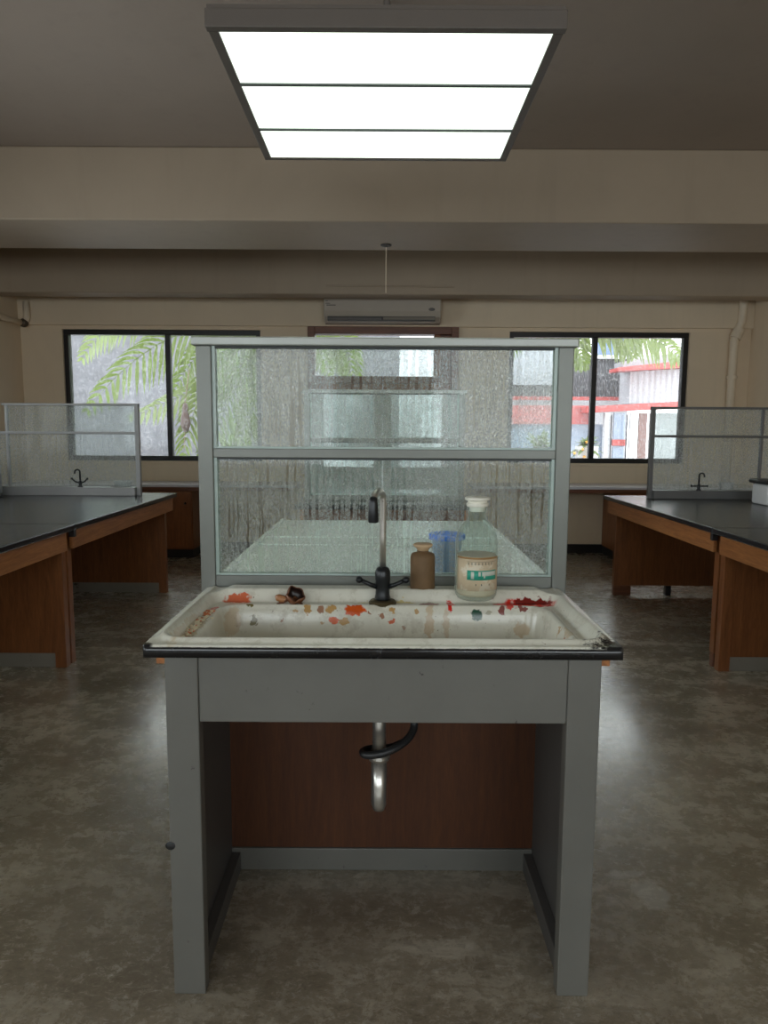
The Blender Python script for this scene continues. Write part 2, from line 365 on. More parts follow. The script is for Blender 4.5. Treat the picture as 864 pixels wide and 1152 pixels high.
def emit(name, c, s):
    m, nt, out = new_mat(name); n = N(nt)
    e = n.node('ShaderNodeEmission'); e.inputs['Color'].default_value = (*c, 1); e.inputs['Strength'].default_value = s
    n.out(e.outputs[0], out); return m
M['tube'] = emit('fluorescent_tube', (.97, 1.0, .95), 2.6)
def diffuser():
    m, nt, out = new_mat('opal_diffuser'); n = N(nt)
    e = n.node('ShaderNodeEmission'); e.inputs['Color'].default_value = (.90, 1.0, .93, 1); e.inputs['Strength'].default_value = .26
    t = n.node('ShaderNodeBsdfTranslucent'); t.inputs['Color'].default_value = (.90, .93, .88, 1)
    a = n.node('ShaderNodeAddShader'); nt.links.new(e.outputs[0], a.inputs[0]); nt.links.new(t.outputs[0], a.inputs[1]); n.out(a.outputs[0], out)
    return m
M['diffuser'] = diffuser()
M['enamel'] = enamel()

# ------------------------------------------------------------------ mesh helpers
def nb(): return bmesh.new()
def box(bm, x0, x1, y0, y1, z0, z1):
    vs = [bm.verts.new((x, y, z)) for z in (z0, z1) for y in (y0, y1) for x in (x0, x1)]
    for f in ((0, 2, 3, 1), (4, 5, 7, 6), (0, 1, 5, 4), (2, 6, 7, 3), (0, 4, 6, 2), (1, 3, 7, 5)):
        bm.faces.new([vs[i] for i in f])
    return bm
def lathe(bm, prof, c=(0, 0, 0), seg=32, closed=False):
    rings = []
    for r, z in prof:
        if r < 1e-5: rings.append([bm.verts.new((c[0], c[1], c[2] + z))])
        else: rings.append([bm.verts.new((c[0] + r * math.cos(2 * PI * k / seg), c[1] + r * math.sin(2 * PI * k / seg), c[2] + z)) for k in range(seg)])
    for a, b in zip(rings, rings[1:]):
        for k in range(seg):
            k2 = (k + 1) % seg
            if len(a) == 1 and len(b) == 1: continue
            if len(a) == 1: bm.faces.new((a[0], b[k2], b[k])) if False else bm.faces.new((a[0], b[k], b[k2]))
            elif len(b) == 1: bm.faces.new((a[k], a[k2], b[0]))
            else: bm.faces.new((a[k], a[k2], b[k2], b[k]))
    bmesh.ops.recalc_face_normals(bm, faces=bm.faces)
    return bm
def tube(bm, pts, r, seg=12, caps=True):
    pts = [Vector(p) for p in pts]; rs = r if isinstance(r, (list, tuple)) else [r] * len(pts)
    if len(rs) != len(pts): rs = [rs[min(len(rs) - 1, round(i * (len(rs) - 1) / (len(pts) - 1)))] for i in range(len(pts))]
    prev = None; rings = []
    for i, p in enumerate(pts):
        t = (pts[min(i + 1, len(pts) - 1)] - pts[max(i - 1, 0)]).normalized()
        if prev is None:
            up = Vector((0, 0, 1)) if abs(t.z) < .9 else Vector((1, 0, 0)); u = t.cross(up).normalized()
        else:
            u = (prev - t * prev.dot(t)).normalized()
        w = t.cross(u); prev = u
        rings.append([bm.verts.new(p + (u * math.cos(2 * PI * k / seg) + w * math.sin(2 * PI * k / seg)) * rs[i]) for k in range(seg)])
    for a, b in zip(rings, rings[1:]):
        for k in range(seg): bm.faces.new((a[k], a[(k + 1) % seg], b[(k + 1) % seg], b[k]))
    if caps: bm.faces.new(rings[0][::-1]); bm.faces.new(rings[-1])
    bmesh.ops.recalc_face_normals(bm, faces=bm.faces)
    return bm
def sphere(bm, c, r, sx=1, sy=1, sz=1, u=20, v=12):
    res = bmesh.ops.create_uvsphere(bm, u_segments=u, v_segments=v, radius=r)
    for q in res['verts']: q.co = Vector((q.co.x * sx + c[0], q.co.y * sy + c[1], q.co.z * sz + c[2]))
    return bm
def bez(p0, p1, p2, n=12):
    p0, p1, p2 = Vector(p0), Vector(p1), Vector(p2)
    return [p0 * (1 - t) ** 2 + p1 * 2 * t * (1 - t) + p2 * t * t for t in [i / n for i in range(n + 1)]]

WL = {}
def obj(name, bm, mat, parent=None, bevel=0, smooth=False, seg=2, origin=None, label=None):
    me = bpy.data.meshes.new(name); bm.normal_update(); bm.to_mesh(me); bm.free()
    o = bpy.data.objects.new(name, me); COL.objects.link(o)
    mats = mat if isinstance(mat, list) else [mat]
    for k in mats: me.materials.append(M[k] if isinstance(k, str) else k)
    base = Vector((0, 0, 0))
    if parent is not None: base = WL[parent.name]
    o0 = Vector(origin) if origin is not None else base
    if o0.length > 0: me.transform(Matrix.Translation(-o0))
    WL[o.name] = o0
    if parent is not None: o.parent = parent
    o.location = o0 - base
    if bevel:
        b = o.modifiers.new('bevel', 'BEVEL'); b.width = bevel; b.segments = seg; b.limit_method = 'ANGLE'
    if smooth:
        for p in me.polygons: p.use_smooth = True
    if label: o['label'] = label
    return o
def thing(name, label, cat, loc=(0, 0, 0), group=None):
    o = bpy.data.objects.new(name, None); COL.objects.link(o); o.empty_display_size = .1
    o.location = loc; WL[o.name] = Vector(loc)
    return tag(o, label, cat, group)
def tag(o, label, cat, group=None):
    o['label'] = label; o['category'] = cat
    if group: o['group'] = group
    return o
def struct(name, bm, mat, parent=None, bevel=0):
    o = obj(name, bm, mat, parent, bevel)
    if parent is None: o['kind'] = 'structure'
    return o
def sthing(name, loc=(0, 0, 0)):
    o = bpy.data.objects.new(name, None); COL.objects.link(o); o.location = loc; WL[o.name] = Vector(loc); o['kind'] = 'structure'; return o

# ------------------------------------------------------------------ room shell
XL, XR, YB, YF, ZC = -4.06, 4.08, -3.6, 8.10, 3.42
struct('floor', box(nb(), XL - .2, XR + .2, YB - .2, YF + .2, -.12, 0), 'floor')
struct('ceiling', box(nb(), XL - .2, XR + .2, YB - .2, YF + .2, ZC, ZC + .15), 'ceiling')

def wall_with_holes(name, axis, fixed, thick, lo, hi, holes, mat='wall'):
    """wall made of boxes round rectangular openings; holes=(a0,a1,z0,z1)"""
    bm = nb()
    def b(a0, a1, z0, z1):
        if a1 - a0 < 1e-4 or z1 - z0 < 1e-4: return
        if axis == 'x': box(bm, a0, a1, fixed, fixed + thick, z0, z1)
        else: box(bm, fixed, fixed + thick, a0, a1, z0, z1)
    cur = lo
    for (a0, a1, z0, z1) in sorted(holes):
        b(cur, a0, 0, ZC); b(a0, a1, 0, z0); b(a0, a1, z1, ZC); cur = a1
    b(cur, hi, 0, ZC)
    return struct(name, bm, mat)
W1 = (-3.60, -1.39, 1.03, 2.49); W2 = (1.39, 3.40, 1.03, 2.49); D1 = (-.86, .82, .0, 2.53)
wall_with_holes('wall_far', 'x', YF, .22, XL - .2, XR + .2, [W1, W2, D1])
BW = [(-3.5, -.5, .95, 2.75), (.5, 3.5, .95, 2.75)]
wall_with_holes('wall_near', 'x', YB - .2, .2, XL - .2, XR + .2, BW)
LW = [(-2.4, .6, 1.03, 2.6), (2.2, 5.2, 1.03, 2.6)]
wall_with_holes('wall_left', 'y', XL - .2, .2, YB, YF, LW)
struct('wall_right', box(nb(), XR, XR + .2, YB, YF, 0, ZC), 'wall')

# lintel band above the windows stands slightly proud; piers beside windows
struct('trim_1', box(nb(), XL, XR, YF - .05, YF, 2.53, ZC), 'wall', bevel=.006)
# beams
struct('trim_2', box(nb(), XL, XR, 5.40, 6.24, 2.905, ZC), 'beam', bevel=.012)
struct('trim_3', box(nb(), XL, XR, 7.45, 7.70, 2.765, ZC), 'beam', bevel=.012)
for nme, a, b_ in (('baseboard_far_left', W1[0] - .46, D1[0]), ('baseboard_far_right', D1[1], XR)):
    struct(nme, box(nb(), a, b_, YF - .02, YF, 0, .10), 'black')
struct('baseboard_left', box(nb(), XL, XL + .02, YB, YF - .02, 0, .10), 'black')
struct('baseboard_right', box(nb(), XR - .02, XR, YB, YF - .02, 0, .10), 'black')

def window(name, axis, h, fixed, mull, fw=.055, glass='winglass'):
    a0, a1, z0, z1 = h
    w = sthing(name, ((a0 + a1) / 2, fixed, z0) if axis == 'x' else (fixed, (a0 + a1) / 2, z0))
    def bx(bm, p0, p1, q0, q1, d0, d1):
        if axis == 'x': box(bm, p0, p1, fixed + d0, fixed + d1, q0, q1)
        else: box(bm, fixed + d0, fixed + d1, p0, p1, q0, q1)
        return bm
    bm = nb()
    bx(bm, a0, a1, z0, z0 + fw, -.03, .05); bx(bm, a0, a1, z1 - fw, z1, -.03, .05)
    bx(bm, a0, a0 + fw, z0 + fw, z1 - fw, -.03, .05); bx(bm, a1 - fw, a1, z0 + fw, z1 - fw, -.03, .05)
    obj('window_frame', bm, 'winframe', w, .004)
    ed = [a0 + fw] + list(mull) + [a1 - fw]
    for i, m_ in enumerate(mull):
        obj('mullion', bx(nb(), m_ - .028, m_ + .028, z0 + fw, z1 - fw, -.025, .045), 'winframe', w, .004)
    for p, q in zip(ed, ed[1:]):
        obj('pane', bx(nb(), p + .028 * (p in mull), q - .028 * (q in mull), z0 + fw, z1 - fw, .008, .012), glass, w)
    return w
window('window_1', 'x', W1, YF + .06, [-2.44])
window('window_2', 'x', W2, YF + .06, [2.36])
for i, h in enumerate(BW): window('window_%d' % (3 + i), 'x', h, YB - .12, [h[0] + 1.0, h[0] + 2.0], glass='clear')
for i, h in enumerate(LW): window('window_%d' % (5 + i), 'y', h, XL - .12, [h[0] + 1.0, h[0] + 2.0], glass='clear')
for nm, h in (('trim_4', W1), ('trim_5', W2)):
    struct(nm, box(nb(), h[0] - .02, h[1] + .02, YF - .02, YF + .05, h[2] - .035, h[2]), 'wall', bevel=.004)

# glazed timber door in the middle of the far wall
d = sthing('door_1', (-.02, YF + .06, 0))
bm = nb(); y0, y1 = YF - .04, YF + .12; x0, x1 = D1[0], D1[1]
box(bm, x0, x0 + .08, y0, y1, 0, 2.53); box(bm, x1 - .08, x1, y0, y1, 0, 2.53); box(bm, x0 + .08, x1 - .08, y0, y1, 2.45, 2.53)
box(bm, x0 + .08, x1 - .08, y0 + .02, y1, 1.91, 1.99)
obj('door_frame', bm, 'woodx', d, .004)
obj('transom_bar', box(nb(), .55, .62, y0 + .03, y1 - .02, 1.99, 2.45), 'woodz', d, .003)
obj('transom_pane', box(nb(), x0 + .08, .55, YF + .06, YF + .065, 1.99, 2.45), 'winglass', d)
obj('transom_panel', box(nb(), .62, x1 - .08, YF + .055, YF + .07, 1.99, 2.45), 'woodx', d)
for (a, b_) in ((x0 + .08, -.025), (-.015, x1 - .08)):
    bm = nb(); box(bm, a, a + .09, YF + .03, YF + .075, 0.01, 1.91); box(bm, b_ - .09, b_, YF + .03, YF + .075, 0.01, 1.91)
    box(bm, a + .09, b_ - .09, YF + .03, YF + .075, 1.80, 1.91); box(bm, a + .09, b_ - .09, YF + .03, YF + .075, .85, .97); box(bm, a + .09, b_ - .09, YF + .03, YF + .075, .01, .2)
    lf = obj('door_leaf', bm, 'woodz', d, .003)
    obj('leaf_panel', box(nb(), a + .09, b_ - .09, YF + .045, YF + .06, .2, .85), 'woodx', lf)
    obj('leaf_pane', box(nb(), a + .09, b_ - .09, YF + .05, YF + .055, .97, 1.80), 'winglass', lf)
hd = nb(); tube(hd, [(-.06, YF + .03, 1.0), (-.06, YF - .02, 1.0), (-.15, YF - .025, 1.0)], .010); obj('door_handle', hd, 'chrome', d)

# ------------------------------------------------------------------ ceiling light
L = thing('ceiling_light', 'large square three-panel fluorescent light hanging over the sink', 'ceiling light', (0, 3.14, 2.735))
lx0, lx1, ly0, ly1, lz0, lz1 = -.605, .60, 2.55, 3.74, 2.735, 2.795
bm = nb()
box(bm, lx0 - .005, lx1 + .005, ly0, ly0 + .035, lz0, lz1); box(bm, lx0, lx1, ly1 - .03, ly1, lz0, lz1)
box(bm, lx0, lx0 + .035, ly0 + .035, ly1 - .03, lz0, lz1); box(bm, lx1 - .035, lx1, ly0 + .035, ly1 - .03, lz0, lz1)
obj('lamp_frame', bm, 'lampframe', L, .003)
obj('lamp_tray', box(nb(), lx0 + .002, lx1 - .002, ly0 + .002, ly1 - .002, lz1, lz1 + .012), 'lampframe', L)
obj('reflector', box(nb(), lx0 + .035, lx1 - .035, ly0 + .035, ly1 - .03, lz1 - .008, lz1), 'lampin', L)
ys = [ly0 + .035, 2.955, 3.375, ly1 - .03]
for y_ in ys[1:3]:
    obj('divider', box(nb(), lx0 + .035, lx1 - .035, y_ - .008, y_ + .008, lz0 - .002, lz1 - .010), 'lampdark', L)
for a, b_ in zip(ys, ys[1:]):
    a2 = a + (.008 if a in ys[1:3] else 0); b2 = b_ - (.008 if b_ in ys[1:3] else 0)
    obj('diffuser_panel', box(nb(), lx0 + .035, lx1 - .035, a2, b2, lz0 + .004, lz0 + .007), 'diffuser', L)
    yc = (a + b_) / 2
    tb = nb(); tube(tb, [(-.41, yc, lz0 + .036), (.41, yc, lz0 + .036)], .012); obj('tube', tb, 'tube', L)
for y_ in (ly0 + .1, ly1 - .1):
    bm = nb(); tube(bm, [(0, y_, lz1 + .012), (0, y_, ZC)], .012); obj('suspension_rod', bm, 'lampframe', L)

# ------------------------------------------------------------------ centre sink desk
DK = thing('sink_desk', 'grey painted steel sink desk in the centre, with dark wood back panel', 'desk', (0, 1.62, 0))
lg, ff = .515, 1.62
for s in (-1, 1):
    a, b_ = sorted((s * lg, s * .437))
    obj('leg', box(nb(), a, b_, ff, ff + .04, 0, .872), 'greysteel', DK, .003)
    a, b_ = sorted((s * lg, s * .478))
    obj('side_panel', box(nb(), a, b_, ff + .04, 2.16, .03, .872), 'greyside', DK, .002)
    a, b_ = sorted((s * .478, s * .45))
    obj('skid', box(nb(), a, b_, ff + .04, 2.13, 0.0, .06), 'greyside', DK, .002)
    a, b_ = sorted((s * .515, s * .538))
    obj('wood_bearer', box(nb(), a, b_, ff + .012, 2.16, .845, .877), 'woody', DK, .002)
obj('apron', box(nb(), -.437, .437, ff + .004, ff + .03, .705, .872), 'greysteel', DK, .003)
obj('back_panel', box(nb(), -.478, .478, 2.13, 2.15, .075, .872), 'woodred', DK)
obj('kick_rail', box(nb(), -.478, .478, 2.125, 2.155, 0, .073), 'greysteel', DK, .002)
bm = nb(); sphere(bm, (0, 0, 0), .012, 1, .25, .9); 
for v in bm.verts: v.co += Vector(at(192, 953, Y=ff)) + Vector((.004, 0, 0))
obj('paint_chip', bm, 'black', DK)

# sink body : height field
def sd_rr(x, y, x0, x1, y0, y1, r):
    cx, cy = (x0 + x1) / 2, (y0 + y1) / 2
    qx, qy = abs(x - cx) - (x1 - x0) / 2 + r, abs(y - cy) - (y1 - y0) / 2 + r
    return math.hypot(max(qx, 0), max(qy, 0)) + min(max(qx, qy), 0) - r
def ss(a, b, x):
    t = max(0, min(1, (x - a) / (b - a))); return t * t * (3 - 2 * t)
SW, SD = .55, .605
def sink_h(x, y):
    do = sd_rr(x, y, -SW, SW, 0, SD, .012)
    dl = sd_rr(x, y, -.505, .505, .048, .492, .035)
    di = sd_rr(x, y, -.462, .462, .066, .425, .06)
    z = 0.0
    z -= .010 * (1 - ss(-.014, 0, -do)) if do > -.014 else 0
    z += .010 * math.exp(-((dl - .016) / .010) ** 2)
    z -= .017 * (1 - ss(-.008, .006, dl))
    back = ss(.492, .520, y) * (1 - ss(.585, .60, y)) * (1 - ss(.46, .50, abs(x)))
    z += .012 * back
    z += .006 * math.exp(-((di - .007) / .007) ** 2)
    z -= .17 * (1 - ss(-.045, .002, di))
    z -= .02 * max(0, min(1, -di / .2))
    # long raised rolls on both side rims
    for s in (-1, 1):
        z += .004 * math.exp(-((s * x - .528) / .008) ** 2) * ss(.02, .06, y)
    return z
bm = nb()
def axis_pts(a, b, n, ext):
    return [a + (b - a) * i / n for i in range(n + 1)]
xs = axis_pts(-SW, SW, 260, 0); yy = axis_pts(0, SD, 150, 0)
g = [[bm.verts.new((x, y, sink_h(x, y))) for x in xs] for y in yy]
for j in range(len(yy) - 1):
    for i in range(len(xs) - 1):
        bm.faces.new((g[j][i], g[j][i + 1], g[j + 1][i + 1], g[j + 1][i]))
loop = g[0] + [r[-1] for r in g[1:]] + g[-1][-2::-1] + [r[0] for r in g[-2:0:-1]]
low = [bm.verts.new((v.co.x, v.co.y, -.030)) for v in loop]
inn = [bm.verts.new((v.co.x * .965, .02 + v.co.y * .94, -.030)) for v in loop]
for k in range(len(loop)):
    k2 = (k + 1) % len(loop)
    bm.faces.new((loop[k2], loop[k], low[k], low[k2])); bm.faces.new((low[k2], low[k], inn[k], inn[k2]))
bmesh.ops.recalc_face_normals(bm, faces=bm.faces)
for v in bm.verts: v.co += Vector((0, SINK_Y0, SINK_Z))
SK = thing('sink', 'white enamel sink with black edge splashed with red and orange paint', 'sink', (0, SINK_Y0, SINK_Z))
obj('basin', bm, 'enamel', SK, smooth=True)
dz = sink_h(.0, .25)
bm = nb(); lathe(bm, [(0, .004), (.016, .004), (.022, .003), (.034, .004), (.036, .001), (.036, -.004), (0, -.004)], (0, SINK_Y0 + .25, SINK_Z + dz + .001)); obj('drain', bm, 'chrome', SK, smooth=True)

rnd = random.Random(4); bm = nb()
for k in range(150):
    fx = -.486 + rnd.gauss(0, .007); fy = .075 + .30 * rnd.random() ** .8
    fz = sink_h(fx, fy); rr = rnd.uniform(.0025, .0065)
    res = bmesh.ops.create_icosphere(bm, subdivisions=1, radius=rr)
    mi = 1 if rnd.random() < (.15 + 1.1 * max(0, fy - .15)) else 0
    for q in res['verts']:
        q.co = Vector((q.co.x * rnd.uniform(.7, 1.2), q.co.y * rnd.uniform(.7, 1.3), q.co.z * .55)) + Vector((fx, SINK_Y0 + fy, SINK_Z + fz + rr * .3))
        for f in q.link_faces: f.material_index = mi
o = obj('paint_flakes', bm, [simple('cream_flake', (.82, .74, .55), .6), simple('orange_flake', (.60, .17, .05), .6)], origin=(-.486, SINK_Y0 + .2, SINK_Z - .01))
tag(o, 'cream and orange dried paint flakes lying in the left gutter of the sink', 'paint flakes'); o['kind'] = 'stuff'

# waste pipe + hose under the sink
WP = thing('drain_pipe', 'short grey metal waste pipe hanging under the sink', 'pipe', (0, 1.83, .38))
p0 = at(428, 815, Y=1.83)
bm = nb(); tube(bm, [(p0.x, 1.83, .72), (p0.x, 1.83, .52)], .0185, 24); obj('upper_pipe', bm, 'chrome', WP, smooth=True)
bm = nb(); lathe(bm, [(0.018, .0), (.027, .0), (.030, .008), (.030, .016), (.024, .024), (.018, .024)], (p0.x, 1.83, .515), 24); obj('collar', bm, 'chrome', WP, smooth=False)
bm = nb(); lathe(bm, [(0, -.145), (.015, -.142), (.021, -.125), (.0215, 0), (0, 0)], (p0.x, 1.83, .515), 24); obj('trap_end', bm, 'chrome', WP, smooth=True)
hp = [at(407, 846, Y=1.80), at(411, 850, Y=1.775), at(428, 849, Y=1.775), at(445, 843, Y=1.785), at(458, 834, Y=1.81), at(466, 824, Y=1.84), at(468, 812, Y=1.86), Vector((.085, 1.87, .76))]
# smooth it
def smooth_pts(pts, n=2):
    for _ in range(n):
        q = [pts[0]]
        for a, b in zip(pts, pts[1:]): q += [a * .75 + b * .25, a * .25 + b * .75]
        pts = q + [pts[-1]]
    return pts
bm = nb(); hp = smooth_pts([Vector(h) for h in hp]); tube(bm, hp, [.004 + .0065 * min(1, i / 6) for i in range(len(hp))], 12)
obj('hose', bm, 'rubber', WP, smooth=True, label='black rubber hose looped round the pipe')
bm = nb(); hp2 = smooth_pts([at(412, 849, Y=1.80), at(407, 845, Y=1.83), at(418, 841, Y=1.865), at(440, 841, Y=1.865), at(455, 834, Y=1.84)]); tube(bm, hp2, .008, 10)
obj('hose_back_loop', bm, 'rubber', WP, smooth=True)

# ------------------------------------------------------------------ tall screen behind sink
def screen(name, label, xc, y, z, w, h, midz, mats, glass, capover=.012, pw=.042, group=None, mirror=1, extras=None, botrail=.035, capz=.026):
    T = thing(name, label, 'glass screen', (xc, y, z), group)
    x0, x1 = xc - w / 2, xc + w / 2; d0, d1 = y - .024, y + .024
    for a in (x0, x1 - pw): obj('post', box(nb(), a, a + pw, d0, d1, z, z + h - capz), mats[0], T, .003)
    obj('top_cap', box(nb(), x0 - capover, x1 + capover, d0 - .008, d1 + .008, z + h - capz, z + h), mats[1], T, .004)
    obj('middle_rail', box(nb(), x0 + pw, x1 - pw, d0 + .004, d1 - .004, midz - .014, midz + .014), mats[0], T, .002)
    obj('bottom_rail', box(nb(), x0 + pw, x1 - pw, d0 + .004, d1 - .004, z, z + botrail), mats[0], T, .002)
    secs = ((z + botrail, midz - .014), (midz + .014, z + h - capz))
    for k, (a, b) in enumerate(secs):
        bm = nb()
        xa, xb = x0 + pw, x1 - pw
        box(bm, xa, xa + .010, d0 + .010, d1 - .010, a, b); box(bm, xb - .010, xb, d0 + .010, d1 - .010, a, b)
        box(bm, xa + .010, xb - .010, d0 + .010, d1 - .010, a, a + .006); 
        obj('glazing_bead', bm, 'bead', T)
        obj('gasket', box(nb(), xa + .010, xb - .010, d0 + .010, d1 - .010, b - .006, b), 'gasket', T)
        obj('pane', box(nb(), xa + .010, xb - .010, y - .0025, y + .0025, a + .006, b - .006), glass[1 - k] if isinstance(glass, (list, tuple)) else glass, T)
    if extras: extras(T, x0, x1, d0, d1)
    return T
screen('glass_screen', 'tall metal-framed screen of wet misted glass standing behind the sink', 0, 2.215, .880, 1.146, .795, 1.325, ('alu', 'alulight'), ('wet', 'wet2'), pw=.046, botrail=.062)

# rear worktop behind the screen
RB = thing('white_worktop_bench', 'long bench with white enamel top behind the wet glass screen', 'bench', (0, 3.0, 0))
obj('worktop', box(nb(), -.565, .565, 2.245, 3.90, .865, .900), 'whitetop', RB, .008)
for s in (-1, 1):
    a, b = sorted((s * .565, s * .545)); obj('side_lip', box(nb(), a, b, 2.245, 3.90, .900, .908), 'whitetop', RB, .003)
bm = nb(); box(bm, -.545, .545, 3.03, 3.06, .900, .907); box(bm, -.545, .545, 3.25, 3.28, .900, .907); obj('cross_ridge', bm, 'whitetop', RB, .003)
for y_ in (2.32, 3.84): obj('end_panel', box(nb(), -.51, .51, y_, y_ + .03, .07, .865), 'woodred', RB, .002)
for y_ in (2.32, 3.84): obj('kick_rail', box(nb(), -.51, .51, y_, y_ + .03, 0, .07), 'greysteel', RB, .002)
for s in (-1, 1):
    a, b = sorted((s * .51, s * .535)); obj('side_panel', box(nb(), a, b, 2.32, 3.87, .72, .865), 'greysteel', RB, .002)

# far island with its own screen
FB = thing('far_island_bench', 'dark-topped bench island between the white bench and the far door', 'bench', (0, 5.2, 0))
obj('worktop', box(nb(), -.60, .60, 4.72, 5.95, .865, .900), 'slab', FB, .006)
for y_ in (4.80, 5.85): obj('end_panel', box(nb(), -.54, .54, y_, y_ + .03, 0, .865), 'woodx', FB, .002)
for s in (-1, 1):
    a, b = sorted((s * .54, s * .565)); obj('apron', box(nb(), a, b, 4.75, 5.92, .74, .865), 'woody', FB, .002)
screen('glass_screen', 'misted glass screen on the far centre bench, seen through the wet screen', 0, 5.06, .900, 1.13, .775, 1.325, ('alu', 'alulight'), 'mist2')

# tub with blue lid behind the screen
tp = at(498, 640, Y=2.46); cx = at(503, 600, Y=2.46).x
TB = thing('plastic_tub', 'bluish plastic tub with bright blue lid behind the wet glass', 'tub', (cx, 2.46, .901))
bm = nb(); lathe(bm, [(0, 0), (.040, 0), (.043, .004), (.054, .118), (.056, .120), (0, .120)], (cx, 2.46, .901)); obj('tub_body', bm, 'blueclear', TB, smooth=False)
bm = nb(); lathe(bm, [(.0, .120), (.062, .120), (.064, .123), (.064, .136), (.058, .140), (.0, .138)], (cx, 2.46, .901)); obj('lid', bm, 'bluelid', TB)

# ------------------------------------------------------------------ faucet
FX, FY = at(431, 672, Z=.895).x, 2.045
FZ = SINK_Z + sink_h(FX, FY - SINK_Y0)
F = thing('gooseneck_faucet', 'black two-lever tap with worn steel gooseneck at the back of the sink', 'faucet', (FX, FY, FZ))
bm = nb(); lathe(bm, [(0, 0), (.040, 0), (.041, .006), (.036, .012), (.024, .014), (0, .014)], (FX, FY, FZ)); obj('base_flange', bm, 'brass', F, smooth=False)
bm = nb(); lathe(bm, [(.0, .012), (.022, .012), (.0235, .02), (.021, .03), (.0205, .055), (.0225, .075), (.0225, .098), (.018, .108), (.011, .112), (0, .112)], (FX, FY, FZ)); obj('body', bm, 'blackmetal', F, smooth=True)
tip = at(420, 588, Y=1.955)
R_ = .052
top = FZ + .335 - R_ - .009
dirv = Vector((tip.x - FX, tip.y - FY, 0)); rad = dirv.length / 2; u = dirv.normalized()
pts = [Vector((FX, FY, FZ + .105)), Vector((FX, FY, FZ + .2))]
topz = at(428, 553, Y=2.0).z - rad * .62
for k in range(0, 17):
    a = PI - PI * k / 16 * .98
    pts.append(Vector((FX, FY, topz)) + u * (rad + rad * math.cos(a)) + Vector((0, 0, rad * .62 * math.sin(a) ** .8)))
bm = nb(); tube(bm, pts, .0095, 16); obj('gooseneck', bm, 'chrome', F, smooth=True)
e = pts[-1]; n0 = pts[11]
bm = nb(); tube(bm, [pts[-3], pts[-2], e, Vector((e.x, e.y, tip.z + .005)), Vector((e.x, e.y, tip.z))], [.0105, .0125, .0130, .0145, .0135], 20)
obj('nozzle', bm, 'blackmetal', F, smooth=True)
for s in (-1, 1):
    ln = nb(); c = Vector((FX, FY, FZ + .060))
    tube(ln, [c + Vector((s * .015, -.004, -.008)), c + Vector((s * .035, -.012, .000)), c + Vector((s * .060, -.02, .014))], [.008, .0065, .006], 12)
    sphere(ln, c + Vector((s * .068, -.022, .017)), .0105)
    obj('lever', ln, 'blackmetal', F, smooth=True)

# ------------------------------------------------------------------ jar
jp = at(476, 663, Z=SINK_Z + .012); jz = SINK_Z + sink_h(jp.x, .545)
J = thing('stoneware_jar', 'small brown jar with tan stopper between the tap and the bottle', 'jar', (jp.x, 2.125, jz))
bm = nb(); lathe(bm, [(0, 0), (.035, 0), (.0375, .004), (.0375, .098), (.034, .108), (.024, .112), (.017, .114), (.017, .122), (0, .122)], (jp.x, 2.125, jz)); obj('jar_body', bm, 'rust', J, smooth=True)
bm = nb(); lathe(bm, [(0, .118), (.017, .118), (.019, .124), (.029, .132), (.030, .136), (.026, .139), (0, .139)], (jp.x, 2.125, jz)); obj('stopper', bm, 'cork', J, smooth=True)
# ------------------------------------------------------------------ bottle
bx_, by_ = at(536, 672, Y=2.045).x, 2.055
bz = SINK_Z + max(sink_h(bx_, by_ - SINK_Y0 + d_) for d_ in (-.03, 0, .02)) 
Bt = thing('glass_bottle', 'clear glass reagent bottle with ivory stopper and aged label on the sink', 'bottle', (bx_, by_, bz))
bp = [(0, .002), (.046, .0), (.054, .004), (.0605, .016), (.0615, .03), (.0615, .165), (.060, .182), (.054, .202), (.043, .220), (.031, .232), (.026, .238), (.0255, .262), (.0285, .264), (.0285, .270), (.0225, .271)]
bm = nb(); lathe(bm, bp, (bx_, by_, bz), 48); obj('glass_body', bm, 'bottle', Bt, smooth=True)
bm = nb(); lathe(bm, [(0, .258), (.0225, .258), (.0225, .2715), (.030, .2715), (.032, .275), (.032, .281), (.028, .284), (.028, .288), (.037, .292), (.037, .297), (.033, .300), (0, .300)], (bx_, by_, bz), 40); obj('stopper', bm, 'whitecap', Bt)
bm = nb(); r_ = .0572
lathe(bm, [(0, .014), (.052, .014), (r_, .020), (r_, .132), (0, .132)], (bx_, by_, bz), 48); 
lq = obj('sediment', bm, simple('cloudy_cream_liquid', (.60, .50, .36), .3, var=.15, scale=15), Bt, smooth=False)
def arc_patch(a0, a1, z0, z1, r, mat, name, parent, n=20):
    bm = nb(); A = []; B = []
    for k in range(n + 1):
        a = a0 + (a1 - a0) * k / n; c_, s_ = math.cos(a), math.sin(a)
        for lst, z, rr in ((A, z0, r), (B, z1, r)): lst.append(bm.verts.new((bx_ + rr * c_, by_ + rr * s_, bz + z)))
    for k in range(n): bm.faces.new((A[k], A[k + 1], B[k + 1], B[k]))
    o = obj(name, bm, mat, parent, smooth=True)
    sm = o.modifiers.new('solid', 'SOLIDIFY'); sm.thickness = .0004; sm.offset = 1
    return o
arc_patch(PI * 1.5 - 1.2, PI * 1.5 + 1.25, .126, .131, .0618, simple('brown_tide_line', (.36, .20, .07), .5), 'tide_line', Bt)
lab = arc_patch(PI * 1.5 - 1.15, PI * 1.5 + 1.2, .034, .126, .0619, 'label', 'paper_label', Bt)
arc_patch(PI * 1.5 - .55, PI * 1.5 + .95, .066, .094, .0624, 'green', 'green_print', lab)
arc_patch(PI * 1.5 - .02, PI * 1.5 + .90, .078, .091, .0629, 'labelwhite', 'printed_box', lab)
arc_patch(PI * 1.5 - .36, PI * 1.5 - .22, .070, .090, .0629, 'labelwhite', 'printed_mark', lab, 4)
